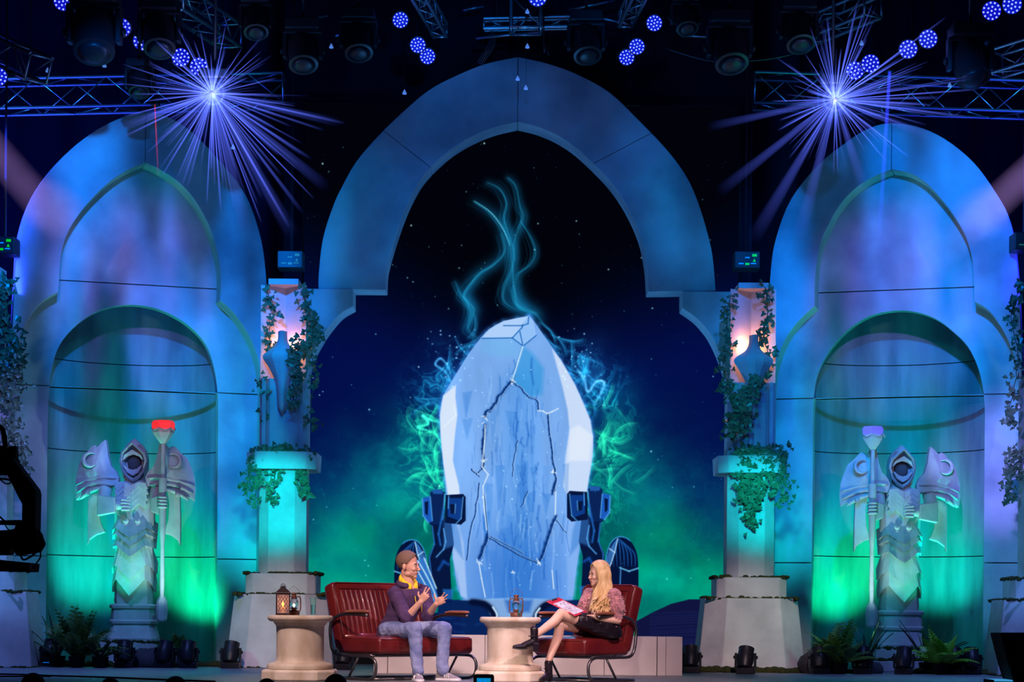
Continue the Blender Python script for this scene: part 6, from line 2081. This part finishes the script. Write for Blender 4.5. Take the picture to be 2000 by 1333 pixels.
def boot(an, toe, up, root, O, k=1.0):
    """ankle boot: shaft around the ankle, foot towards toe, block heel opposite of up"""
    an, f, u = Vector(an), Vector(toe).normalized(), Vector(up).normalized()
    u = (u - f * u.dot(f)).normalized()
    sd = f.cross(u)
    def L(a, b_, c): return an + (f * a + sd * b_ + u * c) * k
    mb = MB()
    mb.cone2(L(.0, 0, .055), L(-.01, 0, -.03), .040, .038, 12)
    mb.cone2(L(-.012, 0, -.035), L(.075, 0, -.082), .036, .030, 12)
    mb.cone2(L(.07, 0, -.085), L(.150, 0, -.100), .030, .018, 12)
    mb.cone2(L(.07, .012, -.088), L(.12, .008, -.098), .024, .020, 10); mb.cone2(L(.07, -.012, -.088), L(.12, -.008, -.098), .024, .020, 10)
    mb.ball(L(-.022, 0, -.042), .034, 12, 8)
    o = organic(mb, 'boot', M['boot'], root, O, .005, 3)
    MB().loft([[L(a, b_, c) for a, b_ in ((-.052, -.026), (.004, -.026), (.004, .026), (-.052, .026))] for c in (-.055,)] +
              [[L(a, b_, -.125) for a, b_ in ((-.050, -.021), (-.008, -.021), (-.008, .021), (-.050, .021))]]).build('heel', M['boot'], o, origin=O, bevel=.003)
    MB().loft([[L(a, b_ * w_, c) for b_, c in ((-1, cc - .006), (1, cc - .006), (1, cc + .003), (-1, cc + .003))] for a, w_, cc in ((.0, .022, -.078), (.06, .03, -.108), (.12, .03, -.115), (.165, .012, -.112))]).build('sole', M['tubemetal'], o, origin=O)
    MB().tube([L(.038 * math.cos(a) + .004, .042 * math.sin(a), .0) for a in [2 * PI * i / 16 for i in range(17)]], .004, 6).build('strap', M['boot'], o, smooth=True, origin=O)


sh = (knX - anX).normalized()
boot(anX, (-.93, -.20, .10), (.32, .1, .93), wom, O, 1.18)
anF2 = Vector((anF.x, anF.y, .131))
boot(anF2, (-.50, -.86, .0), (0, 0, 1), wom, O)
# hair: cap plus long wavy locks falling over the front
def kf(c): return (c.y > -.066 + max(0, .09 - c.z) * .55) and c.z > -.04
cap = hair_cap(H, .98, kf, (.0835, .1045, .0975))
o = cap.build('hair_crown', M['hair_f'], wom, smooth=True, origin=O)
so = o.modifiers.new('thick', 'SOLIDIFY'); so.thickness = .012; so.offset = 0
lk = MB()
r = random.Random(4)
for k in range(64):
    sd_ = -1 if k % 5 == 0 else 1          # most locks lie on the camera side (+x of the head)
    y0 = -.048 + .138 * ((k * .618) % 1)
    top = H @ (Vector((sd_ * r.uniform(.02, .05), y0 * .6, .118)) * .98)
    mid = H @ (Vector((sd_ * .084, y0, .02)) * .98)
    low = H @ (Vector((sd_ * .088, y0 * .9 + .01, -.08)) * .98)
    fall = P(1162 + (y0 + .05) / .14 * 34 + r.uniform(-3, 3), 1160, .13 if sd_ > 0 else .36)
    end = P(1152 + (y0 + .05) / .14 * 40 + r.uniform(-4, 4), 1190 + r.uniform(-14, 16) - 10 * abs(y0 - .02) / .07, .03 if sd_ > 0 else .24)
    pts = spl([tuple(top), tuple(mid), tuple(low), tuple(fall), tuple(end)], 6)
    ph = r.uniform(0, 6)
    q = []
    for i, p in enumerate(pts):
        t = i / (len(pts) - 1)
        q.append(Vector(p) + Vector((math.sin(t * 11 + ph), math.cos(t * 11 + ph), 0)) * .012 * t)
    rs = [.006 + .010 * math.sin(PI * min(1, .10 + .88 * i / (len(q) - 1))) for i in range(len(q))]
    lk.tube(q, rs, 7)
o = lk.build('hair', M['hair_f'], wom, smooth=True, origin=O)
# bracelet
MB().lathe([(.028, -.006), (.032, -.003), (.032, .003), (.028, .006)], 16, c=elL.lerp(wrL, .86), m=Matrix.Rotation(PI / 2, 3, 'Y')).build('bracelet', mat('gold', (0.8, 0.5, 0.15), 0.3, metal=1), wom, smooth=True, origin=O)

# clipboard with sheets
M['red_board'] = mat('red_board', (0.45, 0.012, 0.03), 0.4)
M['paper'] = mat('paper', (0.75, 0.74, 0.76), 0.7, noise=(34, (0.25, 0.24, 0.27), 3))
A, B_, Cc = P(1068, 1174, .0), P(1104, 1170, .22), P(1151, 1205, .12)
A = P(1067, 1176, -.05); D_ = P(1140, 1213, -.24)
lx = (D_ - A).normalized(); sx_ = (P(1102, 1172, .13) - A)
sx_ = (sx_ - lx * sx_.dot(lx)); wB = sx_.length; sx_.normalize()
nz_ = lx.cross(sx_).normalized()
LB = .345; wB = .235
ctr = A + lx * LB / 2 + sx_ * wB / 2
Rb = Matrix((lx, sx_, nz_)).transposed()
root = thing('clipboard', 'red clipboard with printed sheets resting on the knee of the woman', 'clipboard', ctr)
root.rotation_euler = Rb.to_euler()
MB().box((0, 0, 0), (LB, wB, .005)).build('board', M['red_board'], root, bevel=.002)
for s in (1, -1):
    MB().box((.02, .0, s * .0035), (.25, .19, .0015)).build('sheet', M['paper'], root)
MB().box((-LB / 2 + .015, 0, .006), (.02, .10, .008)).build('clip', M['tubemetal'], root, bevel=.002)
# ---------------------------------------------------------------- foreground: crane, speaker, monitor, audience
def fg(mb_name, mat_, root): pass


Yc = -7.0
pc = P(20, 1100, Yc)
root = thing('camera_crane', 'black camera crane head with cables at the left edge', 'crane', pc)
q = 1 / ppm(Yc)


def CP(x, y, d=0.0): return P(x, y, Yc + d) - pc


def slab(pts, d0, d1, name, mt=None, bev=.004):
    a = [CP(x, y, d0) for x, y in pts]
    b_ = [CP(x, y, d0) + Vector((0, d1 - d0, 0)) for x, y in pts]
    n = len(pts)
    fs = [tuple(range(n)), tuple(reversed(range(n, 2 * n)))] + [(i, n + i, n + (i + 1) % n, (i + 1) % n) for i in range(n)]
    return MB().add(a + b_, fs).build(name, mt or M['matte_black'], root, bevel=bev)


slab([(-40, 895), (8, 885), (24, 896), (68, 955), (70, 964), (68, 1060), (42, 1060), (43, 985), (36, 972), (12, 925), (-40, 920)], -.08, .08, 'boom_arm')
slab([(-30, 868), (8, 872), (26, 898), (8, 925), (-30, 925)], -.1, .1, 'arm_joint')
slab([(16, 872), (30, 871), (31, 892), (26, 898), (16, 897)], -.03, .05, 'knuckle')
slab([(-40, 1090), (58, 1100), (56, 1117), (-40, 1115)], -.14, .14, 'base_tray')
slab([(-40, 1018), (40, 1016), (40, 1026), (-40, 1024)], -.05, .05, 'cross_rail')
slab([(30, 1024), (68, 1035), (80, 1062), (70, 1078), (30, 1085), (20, 1060)], -.08, .08, 'pan_motor', bev=.01)
slab([(-40, 1040), (14, 1036), (20, 1060), (14, 1084), (-40, 1084)], -.09, .09, 'camera_body', bev=.01)
MB().lathe([(.03, -.1), (.05, -.08), (.055, .05), (.05, .09)], 16, c=CP(22, 1052), m=Matrix.Rotation(PI / 2, 3, 'Y')).build('camera_lens', M['black'], root, smooth=True, sharp=40)
for pts, w_ in (([(-10, 834), (2, 835), (8, 850), (10, 875)], .016), ([(-20, 925), (0, 935), (18, 938), (34, 952), (42, 975)], .007), ([(68, 1036), (79, 1044), (82, 1060), (76, 1074), (62, 1080)], .012),
                ([(78, 1070), (79, 1088), (72, 1100), (67, 1110)], .005), ([(0, 1010), (12, 1020), (30, 1022)], .006), ([(10, 1026), (18, 1036), (30, 1034)], .004), ([(40, 1085), (46, 1094), (60, 1088), (70, 1080)], .007),
                ([(-10, 925), (10, 945), (24, 942)], .005)):
    MB().tube([CP(x, y, -.1) for x, y in spl(pts, 6)], w_, 6).build('cable', M['matte_black'], root, smooth=True)
o = MB().tube([CP(67, 1106, -.1), CP(66, 1112, -.1)], .009, 8).build('plug', M['matte_black'], root, smooth=True)
MB().tube([Vector((-.35, 0, -.35 - 1.3)), Vector((-.35, 0, -.05))], .05, 10).build('post', M['matte_black'], root, smooth=True)
MB().box((-.35, 0, -pc.z - 1.27), (.7, .7, .06)).build('dolly', M['matte_black'], root)
MB().tube([Vector((-.35, 0, -pc.z - 1.25)), Vector((-.35, 0, -.4))], .045, 10).build('post', M['matte_black'], root, smooth=True)

# black speaker wedge at the right edge
Yr = -2.2
pr = P(1990, 1333, Yr)
root = thing('floor_monitor', 'black wedge speaker at the lower right edge of the stage', 'speaker', (pr.x, Yr, 0))


def RP(x, y, d=0.0): return P(x, y, Yr + d) - Vector((pr.x, Yr, 0))


a = [(1954, 1237), (2030, 1237), (2040, 1333), (1981, 1333), (1970, 1300)]
MB().add([RP(x, y) for x, y in a] + [RP(x, y) + Vector((0, .4, 0)) for x, y in a], [(4, 3, 2, 1, 0), (5, 6, 7, 8, 9)] + [(i, (i + 1) % 5, 5 + (i + 1) % 5, 5 + i) for i in range(5)]).build('cabinet', M['matte_black'], root, bevel=.01)
c = RP(2004, 1333)
MB().box((c.x, .2, RP(2000, 1333).z / 2 - .0), (.2, .36, RP(2000, 1333).z)).build('foot', M['matte_black'], root)
MB().box((RP(2005, 1280).x, -.01, RP(2005, 1280).z), (.28, .01, .3)).build('grille', M['black'], root)

M['blue_strip'] = mat('blue_lit_lid', (0.35, 0.6, 0.8), 0.5, emit=((0.05, 0.35, 0.7), 0.8))  # blue light falling on the lid, given as colour and glow
pr = P(1957, 1333, -2.0)
root = thing('cable_box', 'low dark box with blue light on its lid at the bottom right', 'box', (pr.x, -2.0, 0))
hz = P(1957, 1328, -2.0).z
MB().box((0, 0, hz / 2), (.26, .3, hz)).build('case', M['matte_black'], root, bevel=.006)
MB().box((0, -.01, hz - .006), (.21, .292, .014)).build('lid', M['blue_strip'], root)

# viewfinder of a camera poking up at the bottom centre
M['cyan_screen'] = mat('cyan_monitor', (0.0, .3, .5), 0.3, emit=((0.0, 0.22, 0.50), 1.0))
Yv = -5.0
pv = P(945, 1333, Yv)
root = thing('camera_viewfinder', 'black camera viewfinder with a cyan screen at the bottom centre edge', 'camera', pv)
q = 1 / ppm(Yv)
rbx = rbox(MB(), -20 * q, 20 * q, -.04, .05, -26 * q, 15 * q, .02).build('housing', M['matte_black'], root, smooth=True, sharp=50)
MB().box((0, -.042, -3 * q), (27 * q, .008, 22 * q)).build('screen', M['cyan_screen'], root)
for dx in (-6, 3):
    MB().box((dx * q, -.047, 2 * q), (3.5 * q, .004, 5 * q)).build('screen_mark', M['ind_blue'], root)
MB().tube([(0, 0, -22 * q), (0, .02, -pv.z - 1.3)], .03, 8).build('stand', M['matte_black'], root)

# heads of the audience in front of the stage
M['aud_hair'] = mat('audience_hair', (0.006, 0.005, 0.006), 0.8)
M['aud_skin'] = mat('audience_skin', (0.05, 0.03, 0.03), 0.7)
M['aud_shirt'] = mat('audience_shirt', (0.01, 0.01, 0.014), 0.9)
for i, (px, top, Y, wd, lab) in enumerate(((66, 1321, -5.6, 1.0, 'back of a dark haired head at the lower left edge'), (216, 1330, -5.2, .9, 'top of a head low in front of the left statue'),
                                        (343, 1327, -5.4, .98, 'back of a head in front of the left column'), (655, 1323, -5.3, 1.0, 'back of a dark head below the left marble table'), (520, 1331, -5.0, .85, 'barely visible head top left of the marble table'))):
    t = P(px, top, Y)
    O = Vector((t.x, Y, -1.30))
    root = thing('person', 'audience member, ' + lab, 'person', O)
    b = MB()
    hz = t.z - .125 * wd
    hc_ = Vector((t.x, Y, hz))
    H = HM(hc_, PI + .1 * i)
    head_prims(b, H, wd)
    b.cone2(hc_ + Vector((0, 0, -.22)), hc_ + Vector((0, 0, -.06)), .06, .055, 12)
    b.loft(torso_loft([(hc_ + Vector((0, -.05, -.80)), (1, 0, 0), (0, 1, 0), .17, .12, .12), (hc_ + Vector((0, -.03, -.5)), (1, 0, 0), (0, 1, 0), .16, .11, .11), (hc_ + Vector((0, 0, -.28)), (1, 0, 0), (0, 1, 0), .20, .10, .10), (hc_ + Vector((0, 0, -.19)), (1, 0, 0), (0, 1, 0), .07, .06, .06)]))
    hp_ = hc_ + Vector((0, 0, -.80))
    for s in (-1, 1):
        b.cone2(hc_ + Vector((s * .19, 0, -.27)), hc_ + Vector((s * .24, .04, -.55)), .05, .04, 10)
        b.cone2(hc_ + Vector((s * .24, .04, -.55)), hc_ + Vector((s * .14, .26, -.66)), .04, .03, 10)
        hand(b, hc_ + Vector((s * .14, .26, -.66)), (-s * .2, 1, -.1), (0, 0, -1), (-s, .2, 0), (.4, .4, .4, .4))
        kz = -1.30 + .47
        b.cone2(hp_ + Vector((s * .10, 0, 0)), Vector((hp_.x + s * .14, Y + .42, kz)), .075, .055, 10)
        b.cone2(Vector((hp_.x + s * .14, Y + .42, kz)), Vector((hp_.x + s * .14, Y + .40, -1.24)), .052, .036, 10)
        b.cone2(Vector((hp_.x + s * .14, Y + .38, -1.265)), Vector((hp_.x + s * .14, Y + .56, -1.272)), .034, .026, 10)
    organic(b, 'body', M['aud_skin'], root, O, .009, 3)
    cp = hair_cap(H, wd, lambda c: (c.y > -.05 + max(0, .08 - c.z) * .8) and c.z > -.06, (.082, .104, .095))
    o = cp.build('hair', M['aud_hair'], root, smooth=True, origin=O)
    so = o.modifiers.new('thick', 'SOLIDIFY'); so.thickness = .012; so.offset = 0
    sb = MB()
    sb.loft(torso_loft([(hc_ + Vector((0, -.05, -.86)), (1, 0, 0), (0, 1, 0), .19, .14, .14), (hc_ + Vector((0, -.03, -.5)), (1, 0, 0), (0, 1, 0), .18, .13, .13), (hc_ + Vector((0, 0, -.29)), (1, 0, 0), (0, 1, 0), .22, .12, .12), (hc_ + Vector((0, 0, -.20)), (1, 0, 0), (0, 1, 0), .085, .075, .075)]))
    for s in (-1, 1): sb.cone2(hc_ + Vector((s * .19, 0, -.27)), hc_ + Vector((s * .225, .03, -.45)), .065, .055, 10)
    organic(sb, 'shirt', M['aud_shirt'], root, O, .014, 4)
    ch = thing('audience_chair', 'black padded seat under the ' + lab.replace('barely visible ', '').replace('back of a ', ''), 'chair', (t.x, Y, -1.30))
    sz = hp_.z + 1.30 - .09
    MB().box((0, .04, sz - .05), (.46, .5, .07)).build('seat', M['matte_black'], ch, bevel=.015)
    MB().box((0, -.27, sz + .20), (.44, .05, .42)).build('backrest', M['matte_black'], ch, bevel=.015)
    for sx in (-1, 1):
        for sy in (-.14, .3):
            MB().tube([(sx * .2, sy, 0), (sx * .2, sy, sz - .07)], .012, 6).build('leg', M['black'], ch)

# thin cables lying along the front left of the stage
for k, (pts, lab) in enumerate((([(-20, 1318), (60, 1320), (110, 1322), (210, 1325), (330, 1330), (420, 1333)], 'thin black cable stretched along the front left stage floor'),
                                ([(-20, 1323), (40, 1323), (100, 1323)], 'short black cable at the far left stage floor'))):
    Yk = -.3
    pts3 = []
    for x, y in pts:
        d_ = 0.66 * FPX / max(60, unroll(x, y)[1])
        Y_ = d_ + CAMY
        pts3.append(P(x, y, Y_ - .05))
        pts3[-1].z = .008
    o = MB().tube([Vector(p) for p in spl([tuple(p) for p in pts3], 5)], .009, 6).build('floor_cable', M['matte_black'], smooth=True)
    tag(o, lab, 'cable')
